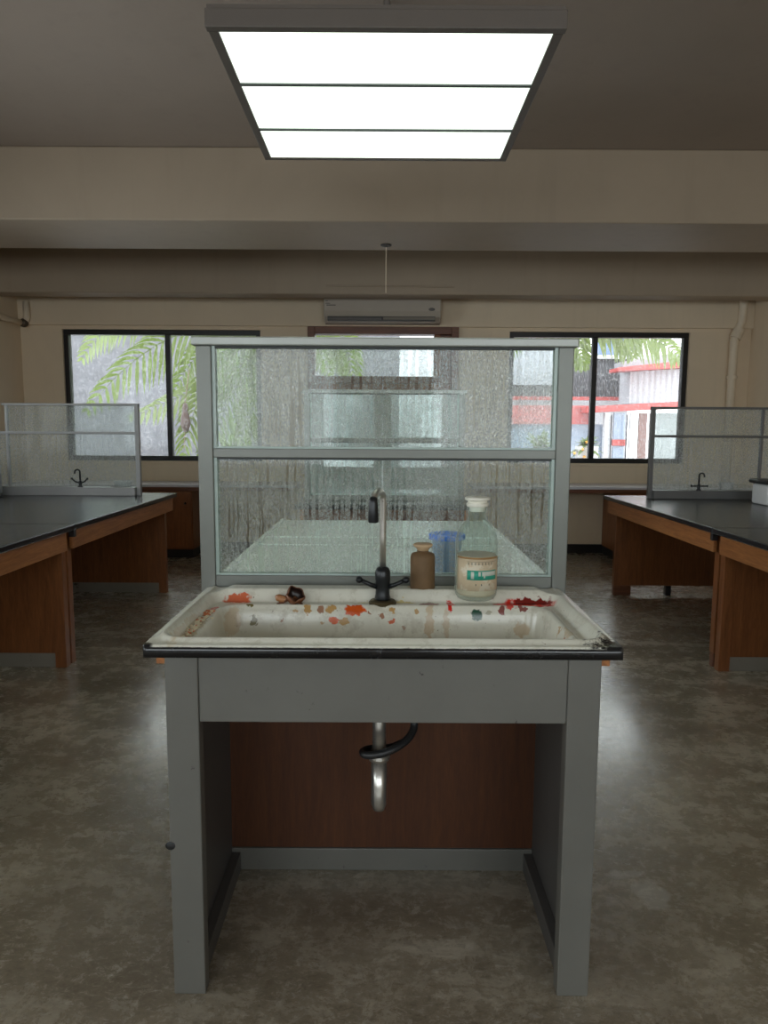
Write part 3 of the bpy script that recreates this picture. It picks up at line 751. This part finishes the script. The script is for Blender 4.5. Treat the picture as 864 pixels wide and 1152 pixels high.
arc_patch(PI * 1.5 + .08, PI * 1.5 + .14, .072, .090, .0633, 'green', 'printed_mark', lab, 4)
arc_patch(PI * 1.5 + .22, PI * 1.5 + .30, .072, .088, .0633, 'labelwhite', 'printed_mark', lab, 4)
for k in range(8): arc_patch(PI * 1.5 - .5 + k * .16, PI * 1.5 - .47 + k * .16, .110, .117, .0624, 'ink', 'ink_tick', lab, 2)
for a_, b_ in ((-.15, -.11), (.10, .15), (.5, .53)): arc_patch(PI * 1.5 + a_, PI * 1.5 + b_, .050, .055, .0624, 'ink', 'ink_tick', lab, 2)
arc_patch(PI * 1.5 - .55, PI * 1.5 + .95, .1185, .1192, .0624, 'ink', 'ink_rule', lab)

# ------------------------------------------------------------------ dried shell
sp = at(328, 675, Z=.897); sp.y = SINK_Y0 + .468; sz = SINK_Z + sink_h(sp.x, sp.y - SINK_Y0) + .001
SH = thing('dried_shell', 'brown dried seed shell curled open, lying left of the tap', 'dried seed pod', (sp.x, sp.y, sz))
def cup(cx_, cy_, cz_, r, tilt, squash, cut, name, mat, wob, seed, fold=1.0):
    rnd = random.Random(seed); bm = nb(); seg, rg = 28, 9; V = []
    ph = [rnd.uniform(0, 6.28) for _ in range(4)]
    for j in range(rg + 1):
        t = j / rg * cut; row = []
        for k in range(seg):
            a = 2 * PI * k / seg
            w_ = 1 + wob * (math.sin(3 * a + ph[0]) * .5 + math.sin(5 * a + ph[1]) * .3 + math.sin(9 * a + ph[2]) * .15) * (j / rg)
            row.append(bm.verts.new((r * math.sin(t) * math.cos(a) * w_, r * math.sin(t) * math.sin(a) * w_ * fold, -r * math.cos(t) * squash + r * squash + .12 * r * math.sin(4 * a + ph[3]) * (j / rg) ** 2)))
        V.append(row)
    for A, B in zip(V, V[1:]):
        for k in range(seg): bm.faces.new((A[k], A[(k + 1) % seg], B[(k + 1) % seg], B[k]))
    bmesh.ops.remove_doubles(bm, verts=bm.verts, dist=1e-6)
    bmesh.ops.rotate(bm, verts=bm.verts, cent=(0, 0, 0), matrix=Matrix.Rotation(tilt[0], 3, 'X') @ Matrix.Rotation(tilt[1], 3, 'Y') @ Matrix.Rotation(tilt[2], 3, 'Z'))
    mz = min(v.co.z for v in bm.verts)
    for v in bm.verts: v.co += Vector((cx_, cy_, cz_ - mz))
    o = obj(name, bm, mat, SH, smooth=True)
    m = o.modifiers.new('solid', 'SOLIDIFY'); m.thickness = .003; m.offset = -1
    m.material_offset = 1
    return o
cup(sp.x + .008, sp.y, sz, .028, (.75, .35, 0), .85, 2.0, 'shell_husk', ['shell', 'shellin'], .22, 3)
cup(sp.x - .012, sp.y - .012, sz, .021, (.25, -.5, .3), .5, 1.45, 'husk_flap', ['shell', 'shellin'], .35, 5)
bm = nb(); tube(bm, smooth_pts([Vector((sp.x - .005, sp.y - .02, sz + .014)), Vector((sp.x - .022, sp.y - .018, sz + .016)), Vector((sp.x - .036, sp.y - .012, sz + .020)), Vector((sp.x - .041, sp.y - .010, sz + .024))]), [.004, .006, .009, .0105, .0115, .0115, .011, .0105, .009, .007, .005, .0035, .002][:13], 12)
obj('stalk_tip', bm, 'shelltan', SH, smooth=True)
cup(sp.x + .018, sp.y - .016, sz, .018, (.1, .5, 0), .35, 1.5, 'husk_base', ['shell', 'shell'], .4, 9)

# ------------------------------------------------------------------ side benches
def bench(s, y0, y1, label, feet=False):
    xi = 1.80 if s < 0 else 1.91          # inner edge
    def X(a, b): return sorted((s * a, s * b))
    T = thing('laboratory_bench', label, 'lab bench', (s * (xi + .8), (y0 + y1) / 2, 0), 'black-topped lab benches along both sides')
    xo = 3.42
    a, b = X(xi, xo); obj('worktop', box(nb(), a, b, y0 + .003, y1 - .003, .808, .842), 'slab', T, .005)
    a, b = X(xi + .022, xi + .045); obj('apron', box(nb(), a, b, y0 + .02, y1 - .06, .695, .808), 'woody', T, .003)
    a, b = X(xo - .045, xo - .022); obj('apron', box(nb(), a, b, y0 + .02, y1 - .06, .695, .808), 'woody', T, .003)
    for k, y_ in enumerate((y0 + .02, y1 - (.19 if y1 > 5 else .055))):
        a, b = X(xi + .075, xo - .07); z0 = .085
        obj('end_panel', box(nb(), a, b, y_, y_ + .03, z0, .808), 'woodz', T, .002)
        a, b = X(xi + .055, xi + .12); obj('upright', box(nb(), a, b, y_ - .008, y_ + .045, .0 if not feet else .085, .79), 'woodz', T, .002)
        a, b = X(xo - .12, xo - .055); obj('upright', box(nb(), a, b, y_ - .008, y_ + .045, .0 if not feet else .085, .79), 'woodz', T, .002)
        if not feet or k == 0:
            a, b = X(xi + .12, xo - .12); obj('kick_rail', box(nb(), a, b, y_ + .002, y_ + .028, 0, .085), 'kick', T, .002)
        if feet:
            for q, wd in ((xi + .055, .15), (xi + .50, .05), (xo - .2, .14)):
                a, b = X(q, q + wd); obj('foot', box(nb(), a, b, y_ - .006, y_ + .04, 0, .085 if wd > .1 else .085), 'woodx' if wd > .1 else 'black', T, .006)
    a, b = X(xi + .3, xo - .3); obj('stretcher', box(nb(), a, b, (y0 + y1) / 2 - .02, (y0 + y1) / 2 + .02, .74, .808), 'woodx', T)
    # black metal seam bracket at the joint
    a, b = X(xi + .004, xi + .04); obj('joint_bracket', box(nb(), a, b, y0 + .004, y0 + .03, .765, .808), 'black', T, .003)
    return T
bench(-1, 4.10, 6.16, 'black-topped wooden lab bench at left carrying the glass screen')
bench(-1, 2.04, 4.10, 'black-topped wooden lab bench cut off by the left edge, nearer the camera')
bench(1, 4.10, 6.16, 'black-topped wooden lab bench at right carrying the glass screen', True)
bench(1, 2.04, 4.10, 'black-topped wooden lab bench cut off by the right edge, nearer the camera')

def side_screen(s, label, base):
    y = 5.90; z = .842
    xi = 2.02 if s < 0 else 2.19
    w = 1.10 if s < 0 else .93
    def X(a, b): return sorted((s * a, s * b))
    T = thing('glass_screen', label, 'glass screen', (s * (xi + w / 2), y, z))
    xo = xi + w; xo2 = xo + .14; h = .755; mz = z + .515
    fm = base
    a, b = X(xi, xi + .034); obj('post', box(nb(), a, b, y - .02, y + .02, z, z + h), fm, T, .003)
    a, b = X(xo - .02, xo); obj('post', box(nb(), a, b, y - .015, y + .015, z + .06, z + h - .018), fm, T, .003)
    a, b = X(xo2, xo2 + .018); obj('post', box(nb(), a, b, y - .015, y + .015, z + .06, (mz if s < 0 else z + h - .018)), fm, T, .003)
    a, b = X(xi, xo2 + (-.12 if s < 0 else .14)); obj('top_rail', box(nb(), a, b, y - .022, y + .022, z + h - .018, z + h), fm, T, .003)
    a, b = X(xi + .034, xo2 + .01); obj('middle_rail', box(nb(), a, b, y - .016, y + .016, mz - .010, mz + .010), fm, T, .002)
    a, b = X(xi + .034, xo2 + .02); obj('base_rail', box(nb(), a, b, y - .060, y + .03, z, z + .070), fm, T, .004)
    g_ = 'mist'
    for (p, q) in ((xi + .034, xo - .02), (xo, xo2)):
        a, b = X(p, q)
        obj('pane', box(nb(), a, b, y - .002, y + .002, z + .07, mz - .01), g_, T)
        if s > 0 or p < xo - .1: obj('pane', box(nb(), a, b, y - .002, y + .002, mz + .01, z + h - .018), g_, T)
    return T
M['aludark'] = simple('dull_grey_frame', (.15, .15, .15), .4, .3)
M['alumid'] = simple('satin_grey_frame', (.33, .33, .33), .38, .3)
side_screen(-1, 'pale grey framed misted glass screen on the left bench', 'alumid')
side_screen(1, 'dark grey framed misted glass screen on the right bench', 'aludark')

def small_tap(x, y, z, label, wide=True):
    T = thing('bench_tap', label, 'faucet', (x, y, z)); T.scale = (.82, .82, .78)
    bm = nb(); lathe(bm, [(0, 0), (.026, 0), (.026, .01), (.015, .016), (.015, .06), (.019, .065), (.0, .07)], (x, y, z), 20); obj('body', bm, 'blackmetal', T, smooth=False)
    p = [Vector((x, y, z + .06))]; r = .030
    for k in range(13):
        a = PI - PI * k / 12
        p.append(Vector((x + (r + r * math.cos(a)) * .5 * (-1 if wide else 1), y - (r + r * math.cos(a)) * .85, z + .155 + r * math.sin(a))))
    p.append(p[-1] + Vector((0, 0, -.012)))
    bm = nb(); tube(bm, p, .0085, 10); obj('spout', bm, 'blackmetal', T, smooth=True)
    for s in (-1, 1):
        bm = nb(); tube(bm, [(x + s * .01, y, z + .045), (x + s * .045, y - .01, z + (.055 if wide else .045)), (x + s * .075, y - .015, z + (.085 if wide else .048))], [.008, .008, .007], 10)
        sphere(bm, (x + s * .078, y - .015, z + (.088 if wide else .048)), .012, u=12, v=8); obj('lever', bm, 'blackmetal', T, smooth=True)
    return T
tl = at(88, 547, Y=5.83); small_tap(tl.x, 5.868, .913, 'small black two-lever tap in front of the left bench screen')
tr_ = at(788, 549, Y=5.83); small_tap(tr_.x, 5.868, .913, 'small black tap in front of the right bench screen', False)
# bowl behind left screen, beaker behind right
p = at(138, 548, Y=6.02)
bm = nb(); lathe(bm, [(0, 0), (.035, 0), (.035, .01), (.03, .02), (.05, .05), (.078, .10), (.085, .112), (.080, .112), (.072, .10), (.045, .055), (0, .03)], (0, 0, 0), 28)
for v in bm.verts: v.co += Vector((p.x, 6.03, .842))
o = obj('bowl', bm, 'white', origin=(p.x, 6.03, .842), smooth=True); tag(o, 'small white footed bowl behind the left bench screen', 'bowl')
M['beaker'] = clear_glass('beaker_glass', (.9, .9, .9), 0, .35)
p = at(817, 548, Y=6.02)
bm = nb(); lathe(bm, [(0, .003), (.055, 0), (.058, .006), (.058, .12), (.063, .128), (.060, .128), (.055, .12), (.055, .008), (0, .008)], (p.x, 6.03, .842), 28)
o = obj('beaker', bm, 'beaker', origin=(p.x, 6.03, .842), smooth=True); tag(o, 'short clear glass beaker behind the right bench screen', 'beaker')

# white bin with black lid on the right bench
Bn = thing('storage_tub', 'white plastic tub with rounded black lid on the right bench', 'tub', (3.03, 5.42, .842))
obj('tub_body', box(nb(), 2.88, 3.20, 5.32, 5.56, .842, 1.000), 'white', Bn, .02, True, 4)
obj('lid', box(nb(), 2.86, 3.22, 5.30, 5.58, 1.002, 1.035), 'black', Bn, .014, True, 4)
Bn = thing('storage_tub', 'grey plastic tub just inside the left edge of the photo', 'tub', (-3.30, 5.60, .842))
obj('tub_body', box(nb(), -3.40, -3.085, 5.50, 5.74, .865, 1.10), simple('grey_plastic', (.35, .35, .36), .4), Bn, .02, True, 4)
obj('foot_rim', box(nb(), -3.40, -3.085, 5.50, 5.74, .842, .864), 'black', Bn, .006)

# ------------------------------------------------------------------ wall counters
for s, lab_ in ((-1, 'wooden wall counter with pale top under the left window'), (1, 'wooden wall counter with pale top under the right window')):
    T = thing('wall_counter', lab_, 'counter', (s * 2.4, 7.8, 0))
    e_ = (XL if s < 0 else XR)
    a, b = sorted((s * .95, e_)); obj('worktop', box(nb(), a, b, 7.55, YF - .001, .775, .802), simple('pale_laminate', (.62, .62, .66), .25), T, .004)
    a, b = sorted((s * .97, e_)); obj('front_rail', box(nb(), a, b, 7.565, 7.59, .735, .775), 'woodx', T, .002)
    c0 = 2.06 if s < 0 else 2.50
    a, b = sorted((s * c0, e_)); obj('cabinet_box', box(nb(), a, b, 7.60, YF - .021, .095, .775), 'woodz', T, .003)
    obj('plinth', box(nb(), a + .01 * (s > 0), b - .01 * (s < 0), 7.63, YF - .021, 0, .095), 'black', T)
    n_ = 2
    for k in range(n_):
        p, q = a + (b - a) * k / n_ + .01, a + (b - a) * (k + 1) / n_ - .01
        dd = obj('cabinet_door', box(nb(), p, q, 7.582, 7.60, .11, .725), 'woodz', T, .003)
        kx = q - .06
        bm = nb(); sphere(bm, (kx, 7.572, .6), .013, u=12, v=8); obj('knob', bm, 'black', dd, smooth=True)

# ------------------------------------------------------------------ air conditioner etc
A = thing('air_conditioner', 'white wall-mounted split air conditioner above the glazed door', 'air conditioner', (-.03, YF - .06, 2.55))
bm = nb(); prof = [(0, 2.545), (-.15, 2.545), (-.205, 2.60), (-.225, 2.66), (-.225, 2.84), (-.20, 2.86), (0, 2.86)]
ax0, ax1 = -.66, .60; yb = YF - .05
L_ = [bm.verts.new((ax0, yb + y, z)) for y, z in prof]; R2 = [bm.verts.new((ax1, yb + y, z)) for y, z in prof]
bm.faces.new(L_[::-1]); bm.faces.new(R2)
for k in range(len(prof)): k2 = (k + 1) % len(prof); bm.faces.new((L_[k], L_[k2], R2[k2], R2[k]))
bmesh.ops.recalc_face_normals(bm, faces=bm.faces)
obj('housing', bm, 'acwhite', A, .01)
bm = nb(); box(bm, ax0 + .04, ax1 - .06, yb - .224, yb - .10, 2.560, 2.605)
obj('air_outlet', bm, 'acdark', A, .004)
obj('outlet_flap', box(nb(), ax0 + .04, ax0 + .62, yb - .229, yb - .2235, 2.566, 2.590), 'acgrey', A, .002)
obj('outlet_flap', box(nb(), ax0 + .64, ax1 - .06, yb - .229, yb - .2235, 2.570, 2.598), simple('taupe_flap', (.20, .17, .13), .4), A, .002)
bm = nb()
for (a, b, z0, z1) in ((.02, .085, 2.828, 2.838), (.02, .05, 2.80, 2.82), (.055, .085, 2.795, 2.818), (.02, .045, 2.76, 2.768), (.02, .07, 2.735, 2.742), (.03, .13, 2.715, 2.724)):
    box(bm, ax0 + a, ax0 + b, yb - .2265, yb - .2245, z0, z1)
obj('printed_label', bm, 'acgrey', A)
bm = nb(); sphere(bm, (ax1 - .10, yb - .2265, 2.68), .035, 1, .06, .5); obj('badge', bm, 'acgrey', A)

H = thing('hanging_rod', 'thin white rod dropping from the ceiling beam above the air conditioner', 'rod', (.005, 6.1, 2.905))
bm = nb(); lathe(bm, [(0, 0), (.045, 0), (.045, -.008), (.02, -.016), (.006, -.02), (0, -.02)], (.005, 6.05, 2.9045), 20); obj('rose', bm, 'acdark', H)
bm = nb(); tube(bm, [(.005, 6.05, 2.885), (.005, 6.05, 2.52)], .0035, 8); obj('rod', bm, 'pipe', H)

# pipes
bm = nb()
pr = [Vector((3.86, YF - .07, .82)), Vector((3.86, YF - .07, 2.40)), Vector((3.90, YF - .07, 2.52)), Vector((3.93, YF - .07, 2.60)), Vector((3.93, YF - .09, 2.76)), Vector((3.93, YF - .09, 3.3))]
T = thing('drain_downpipe', 'painted vertical pipe in the far right corner of the room', 'pipe', (3.86, YF - .07, .82))
tube(bm, pr, .045, 16); obj('pipe_run', bm, 'pipe', T, smooth=True)
bm = nb(); tube(bm, [(3.86, YF - .07, 1.98), (3.86, YF - .07, 2.01)], .058, 16); obj('pipe_clip', bm, 'pipe', T)
bm = nb(); tube(bm, [(3.865, YF - .07, 2.42), (3.91, YF - .07, 2.52)], .060, 16); obj('elbow_socket', bm, 'pipe', T)
T = thing('corner_pipe', 'painted elbow pipe run high in the far left corner', 'pipe', (-3.99, 7.9, 2.55))
bm = nb(); tube(bm, [(XL + .06, 6.2, 2.54), (XL + .06, 7.7, 2.54), (XL + .07, 7.98, 2.54)], .030, 12); obj('pipe_run', bm, 'pipe', T, smooth=True)
bm = nb(); tube(bm, [(XL + .09, YF - .09, 2.52), (XL + .12, YF - .09, 2.60), (XL + .12, YF - .09, 2.77)], .035, 12); obj('riser', bm, 'pipe', T, smooth=True)
bm = nb(); sphere(bm, (XL + .09, YF - .10, 2.54), .048, u=14, v=10); obj('valve', bm, simple('dull_brown_fitting', (.12, .09, .06), .5, .4), T, smooth=True)
bm = nb(); tube(bm, [(XR - .012, 7.42, 1.715), (XR - .012, 6.2, 1.73)], .012, 8)
o = obj('wall_cable', bm, 'black', origin=(XR - .012, 7.42, 1.71)); tag(o, 'thin dark cable run along the right wall beyond the bench', 'cable')
bm = nb(); tube(bm, [(-.60, 7.44, 2.845), (.70, 7.44, 2.84)], .008, 8)
o = obj('beam_conduit', bm, 'beam', origin=(0, 7.44, 2.84)); tag(o, 'thin horizontal conduit on the beam face above the air conditioner', 'conduit')

# ------------------------------------------------------------------ outdoors
struct('ground', box(nb(), -30, 30, YF + .25, 40, -.35, -.25), 'ground')
o = obj('yard_wall', box(nb(), -12, .35, 17, 17.3, -.25, 5.2), 'farwall', origin=(-6, 17, -.25)); tag(o, 'tall grey weathered wall beyond the left window', 'wall')
o = obj('sky_mask_wall', box(nb(), .36, 2.55, 17, 17.3, -.25, 4.6), 'houseplain', origin=(1.4, 17, -.25)); tag(o, 'added pale wall masking the bright sky beyond the glazed door', 'wall')  # added wall: covers the sky behind the door so it reads light grey
o = obj('low_wall', box(nb(), -12, .1, 15.4, 15.6, -.25, .75), 'houseplain', origin=(-6, 15.4, -.25)); tag(o, 'low white wall at the foot of the grey yard wall', 'wall')

def frond(bm, p0, p1, p2, ll, n=30, droop=.30, wid=.028, seed=0, side=1.0):
    """pinnate palm frond: rachis along a bezier with leaflets either side"""
    rnd = random.Random(seed); pts = bez(p0, p1, p2, n)
    tube(bm, pts, [.018 * (1 - i / (n + 4)) for i in range(n + 1)], 6)
    for i in range(2, n + 1):
        t = (pts[i] - pts[i - 1]).normalized(); up = Vector((0, 0, 1))
        s0 = t.cross(Vector((0, 1, 0))).normalized(); f = i / n
        L0 = ll * math.sin(PI * min(1, .18 + .80 * f)) ** .6
        for sg in (-1, 1):
            dirn = (t * .62 + s0 * sg * side * .75 + Vector((0, rnd.uniform(-.55, .25), rnd.uniform(-.12, .10)))).normalized()
            a = pts[i]; seg = 5; prev = None
            wv = dirn.cross(Vector((0, 1, .4))).normalized()
            for k in range(seg + 1):
                u_ = k / seg; c = a + dirn * L0 * u_ + Vector((0, 0, -droop * L0 * u_ * u_ * 1.6))
                w_ = wid * (math.sin(PI * min(.98, .12 + u_ * .86)) + .02)
                l = (bm.verts.new(c - wv * w_), bm.verts.new(c + Vector((0, 0, -.006))), bm.verts.new(c + wv * w_))
                if prev: bm.faces.new((prev[0], prev[1], l[1], l[0])); bm.faces.new((prev[1], prev[2], l[2], l[1]))
                prev = l
    return bm
def palm(x, y, crown, label, fr, group=None):
    T = thing('palm_tree', label, 'palm', (x, y, -.25), group)
    pts = [(x, y, -.25), (x + .03, y, crown * .5), (x, y, crown)]
    bm = nb(); tube(bm, smooth_pts([Vector(p) for p in pts]), .09, 12); obj('trunk', bm, 'bark', T, smooth=True)
    for k, (q1, q2, ll, mt) in enumerate(fr):
        bm = nb(); frond(bm, (x, y, crown), q1, q2, ll, seed=k + int(x * 10)); obj('frond', bm, mt, T)
    return T
Yp = 10.8
def P(px, py, Y=Yp): return at(px, py, Y=Y)
palm(-1.48, Yp, 2.75, 'bright green palm outside the left window with drooping fronds', [
    (P(200, 330), P(98, 462, 10.6), .48, 'leaf1'),
    (P(150, 300, 11.4), P(92, 405, 11.2), .45, 'leaf2'),
    (P(250, 430, 10.9), P(148, 470, 10.7), .36, 'leaf2'),
    (P(240, 350, 11.2), P(196, 440, 11.2), .42, 'leaf1'),
    (P(225, 380, 10.4), P(205, 520, 10.4), .40, 'leaf1'),
    (P(270, 400, 10.4), P(225, 530, 10.5), .42, 'leaf1'),
    (P(300, 420, 10.7), P(262, 510, 10.7), .42, 'leaf1'),
    (P(380, 320, 11.0), P(400, 440, 11.0), .42, 'leaf1'),
    (P(280, 330, 11.4), P(190, 352, 11.6), .46, 'leaf2'),
    (P(340, 330, 11.6), P(370, 420, 11.9), .4, 'leaf1')])
o_ = P(208, 472, 10.35)
T = thing('seed_pod', 'brown hanging seed pod among palm fronds at the left window', 'seed pod', o_)
bm = nb(); lathe(bm, [(0, -.20), (.03, -.19), (.065, -.12), (.07, -.04), (.055, .05), (.035, .10), (.045, .15), (.03, .21), (0, .23)], o_, 14); obj('husk', bm, 'pod', T, smooth=True)
bm = nb(); tube(bm, [o_ + Vector((0, 0, .22)), o_ + Vector((.06, .05, .7))], .008, 6); tube(bm, [o_ + Vector((-.01, 0, -.19)), o_ + Vector((-.03, 0, -.42))], .007, 6); obj('stem', bm, 'bark', T)

Yr = 12.0
palm(1.60, Yr - .6, 3.2, 'green palm hanging over the neighbouring sheds at the right window', [
    (P(690, 340, 11.4), P(712, 398, 11.4), .42, 'leaf2'),
    (P(600, 320, 11.3), P(560, 400, 11.3), .42, 'leaf1'),
    (P(650, 345, 11.4), P(655, 412, 11.4), .38, 'leaf1'),
    (P(720, 350, 11.3), P(765, 402, 11.3), .42, 'leaf2'),
    (P(680, 320, 11.6), P(745, 385, 11.6), .40, 'leaf1')])
# neighbouring sheds
HS = thing('neighbouring_shed', 'dark corrugated shed with blue panel above, beyond the right window', 'building', at(675, 520, Y=14.2))
def bxp(x0, y0, x1, y1, Y, th=.2, bm=None):
    a, b = at(x0, y1, Y=Y), at(x1, y0, Y=Y)
    if y1 == 530: a.z = -.25
    bm = bm or nb(); box(bm, a.x, b.x, Y, Y + th, a.z, b.z); return bm
obj('corrugated_wall', bxp(560, 402, 706, 446, 14.2), 'housedark', HS)
obj('blue_panel', bxp(672, 372, 709, 399, 14.3), 'blueboard', HS)
obj('white_beam', bxp(560, 398, 762, 402, 14.1, .1), 'houseplain', HS)
obj('white_post', bxp(708, 372, 711, 402, 14.1, .1), 'houseplain', HS)
obj('lower_wall', bxp(540, 448, 706, 530, 14.2), 'houseplain', HS)
obj('red_fascia', bxp(560, 445, 706, 449, 14.0, .1), 'redroof', HS)
obj('grey_upper_wall', bxp(545, 366, 630, 432, 14.0, .2), simple('pale_grey_wall', (.25, .25, .28), .6, var=.2), HS)
H2 = thing('white_clad_building', 'white clad building with red eaves at the right window', 'building', at(735, 520, Y=13.2))
obj('cladding', bxp(707, 412, 775, 452, 13.4, .6), 'housewhite', H2)
def slope(x0, ya0, yb0, x1, ya1, yb1, Y, th):
    bm = nb(); ps = [at(x0, yb0, Y=Y), at(x1, yb1, Y=Y), at(x1, ya1, Y=Y), at(x0, ya0, Y=Y)]
    A_ = [bm.verts.new(p) for p in ps]; B_ = [bm.verts.new(p + Vector((0, th, 0))) for p in ps]
    bm.faces.new(A_); bm.faces.new(B_[::-1])
    for k in range(4): bm.faces.new((A_[(k + 1) % 4], A_[k], B_[k], B_[(k + 1) % 4]))
    bmesh.ops.recalc_face_normals(bm, faces=bm.faces); return bm
obj('red_eave', slope(694, 412, 416, 775, 403, 411, 13.0, .5), 'redroof', H2)
obj('grey_roof', slope(700, 405, 412, 775, 392, 404, 13.3, .5), simple('grey_roof_sheet', (.25, .25, .27), .5), H2)
H3 = thing('glazed_porch', 'low glazed porch with red roof band outside the right window', 'building', at(700, 520, Y=12.6))
obj('red_band', slope(660, 456, 463, 775, 449, 457, 12.5, .5), 'redroof', H3)
obj('red_wall_band', bxp(540, 455, 664, 476, 12.9, .1), simple('soft_red_paint', (.40, .11, .11), .6), H3)
obj('porch_wall', bxp(540, 476, 680, 530, 13.0, .1), 'bluegrey', H3)
obj('white_column', bxp(678, 463, 686, 530, 12.5, .12), 'houseplain', H3)
obj('dark_post', bxp(686, 465, 688, 530, 12.45, .06), 'winframe', H3)
obj('dark_post', bxp(703, 465, 706, 530, 12.45, .06), 'winframe', H3)
obj('glazing', bxp(688, 463, 703, 530, 12.6, .05), 'bluegrey', H3)
obj('red_stripe', bxp(688, 493, 703, 500, 12.55, .04), 'redroof', H3)
obj('white_panel', bxp(706, 463, 716, 530, 12.6, .05), 'houseplain', H3)
obj('brown_door', bxp(716, 463, 728, 530, 12.6, .05), 'brownwall', H3)
obj('white_panel', bxp(728, 463, 775, 530, 12.58, .05), 'houseplain', H3)
def bush(px, py, Y, r, label, n=60, flower=False):
    c = at(px, py, Y=Y); T = thing('potted_shrub', label, 'plant', (c.x, Y, c.z - r)); rnd = random.Random(px)
    bm = nb()
    for k in range(n):
        a, e = rnd.uniform(0, 2 * PI), rnd.uniform(-.2, 1.4); d_ = Vector((math.cos(a) * math.cos(e), math.sin(a) * math.cos(e), math.sin(e)))
        L0 = r * rnd.uniform(.8, 1.5); w = d_.cross(Vector((0, 0, 1))).normalized() * .035; b0 = c + Vector((0, 0, -r * .6)); prev = None
        for j in range(5):
            u_ = j / 4; q = b0 + d_ * L0 * u_ + Vector((0, 0, -.5 * r * u_ * u_)); ww = w * (math.sin(PI * (.1 + .85 * u_)))
            l = (bm.verts.new(q - ww), bm.verts.new(q + ww))
            if prev: bm.faces.new((prev[0], prev[1], l[1], l[0]))
            prev = l
    obj('foliage', bm, 'leaf1', T)
    bm = nb(); lathe(bm, [(0, -.25 - 0), (.12, -.25), (.17, c.z - r * .5), (0, c.z - r * .5)], (c.x, Y, 0), 14); obj('pot', bm, 'houseplain', T)
    if flower:
        bm = nb()
        for k in range(5): sphere(bm, c + Vector((rnd.uniform(-.25, .25), -.15, rnd.uniform(-.3, .0))), .022, u=8, v=6)
        obj('blossom', bm, 'orange', T, smooth=True)
bush(660, 492, 10.6, .22, 'small green shrub with orange flowers outside, right of the sink screen', 70, True)
bush(608, 490, 11.2, .42, 'green shrub outside seen through the upper wet glass', 90)
bush(262, 500, 9.6, .40, 'leafy green shrub beyond the left window behind the wet glass', 90)

# ------------------------------------------------------------------ light
w = bpy.data.worlds.new('overcast'); S.world = w; w.use_nodes = True; nt = w.node_tree; nt.nodes.clear()
n = N(nt); tc = n.node('ShaderNodeTexCoord'); nz = n.noise(tc.outputs['Generated'], 2.5, 4)
col = n.mix(nz, (.86, .92, 1.0), (1.0, 1.0, 1.0))
bg = n.node('ShaderNodeBackground'); nt.links.new(col, bg.inputs['Color']); bg.inputs['Strength'].default_value = 2.25
ow = n.node('ShaderNodeOutputWorld'); nt.links.new(bg.outputs[0], ow.inputs['Surface'])
def portal(loc, rot, sx, sy):
    l = bpy.data.lights.new('window_portal', 'AREA'); l.shape = 'RECTANGLE'; l.size = sx; l.size_y = sy; l.cycles.is_portal = True
    o = bpy.data.objects.new('window_portal', l); COL.objects.link(o); o.location = loc; o.rotation_euler = rot
for h in (W1, W2, (x0, x1, .9, 2.5)): portal(((h[0] + h[1]) / 2, YF + .2, (h[2] + h[3]) / 2), (-PI / 2, 0, 0), h[1] - h[0], h[3] - h[2])
for h in BW: portal(((h[0] + h[1]) / 2, YB - .19, (h[2] + h[3]) / 2), (PI / 2, 0, 0), h[1] - h[0], h[3] - h[2])
for h in LW: portal((XL - .19, (h[0] + h[1]) / 2, (h[2] + h[3]) / 2), (PI / 2, 0, -PI / 2), h[1] - h[0], h[3] - h[2])

# ------------------------------------------------------------------ camera
cam = bpy.data.cameras.new('camera'); co = bpy.data.objects.new('camera', cam); COL.objects.link(co)
cam.sensor_fit = 'VERTICAL'; cam.sensor_height = 36; cam.lens = FPX / 1152 * 36; cam.clip_start = .05
co.location = (0, 0, CAMZ)
co.matrix_world = Matrix.Translation((0, 0, CAMZ)) @ Matrix.Rotation(PI / 2 - PITCH, 4, 'X') @ Matrix.Rotation(math.radians(.33), 4, 'Z')
S.camera = co
S.view_settings.view_transform = 'Standard'; S.view_settings.look = 'None'; S.view_settings.gamma = 1; S.view_settings.use_curve_mapping = False
S.view_settings.exposure = 1.5
c = S.cycles; c.use_denoising = True; c.denoiser = 'OPENIMAGEDENOISE'; c.max_bounces = 10; c.diffuse_bounces = 5; c.glossy_bounces = 4; c.transmission_bounces = 6; c.transparent_max_bounces = 24
c.sample_clamp_indirect = 6; c.caustics_reflective = False; c.caustics_refractive = False
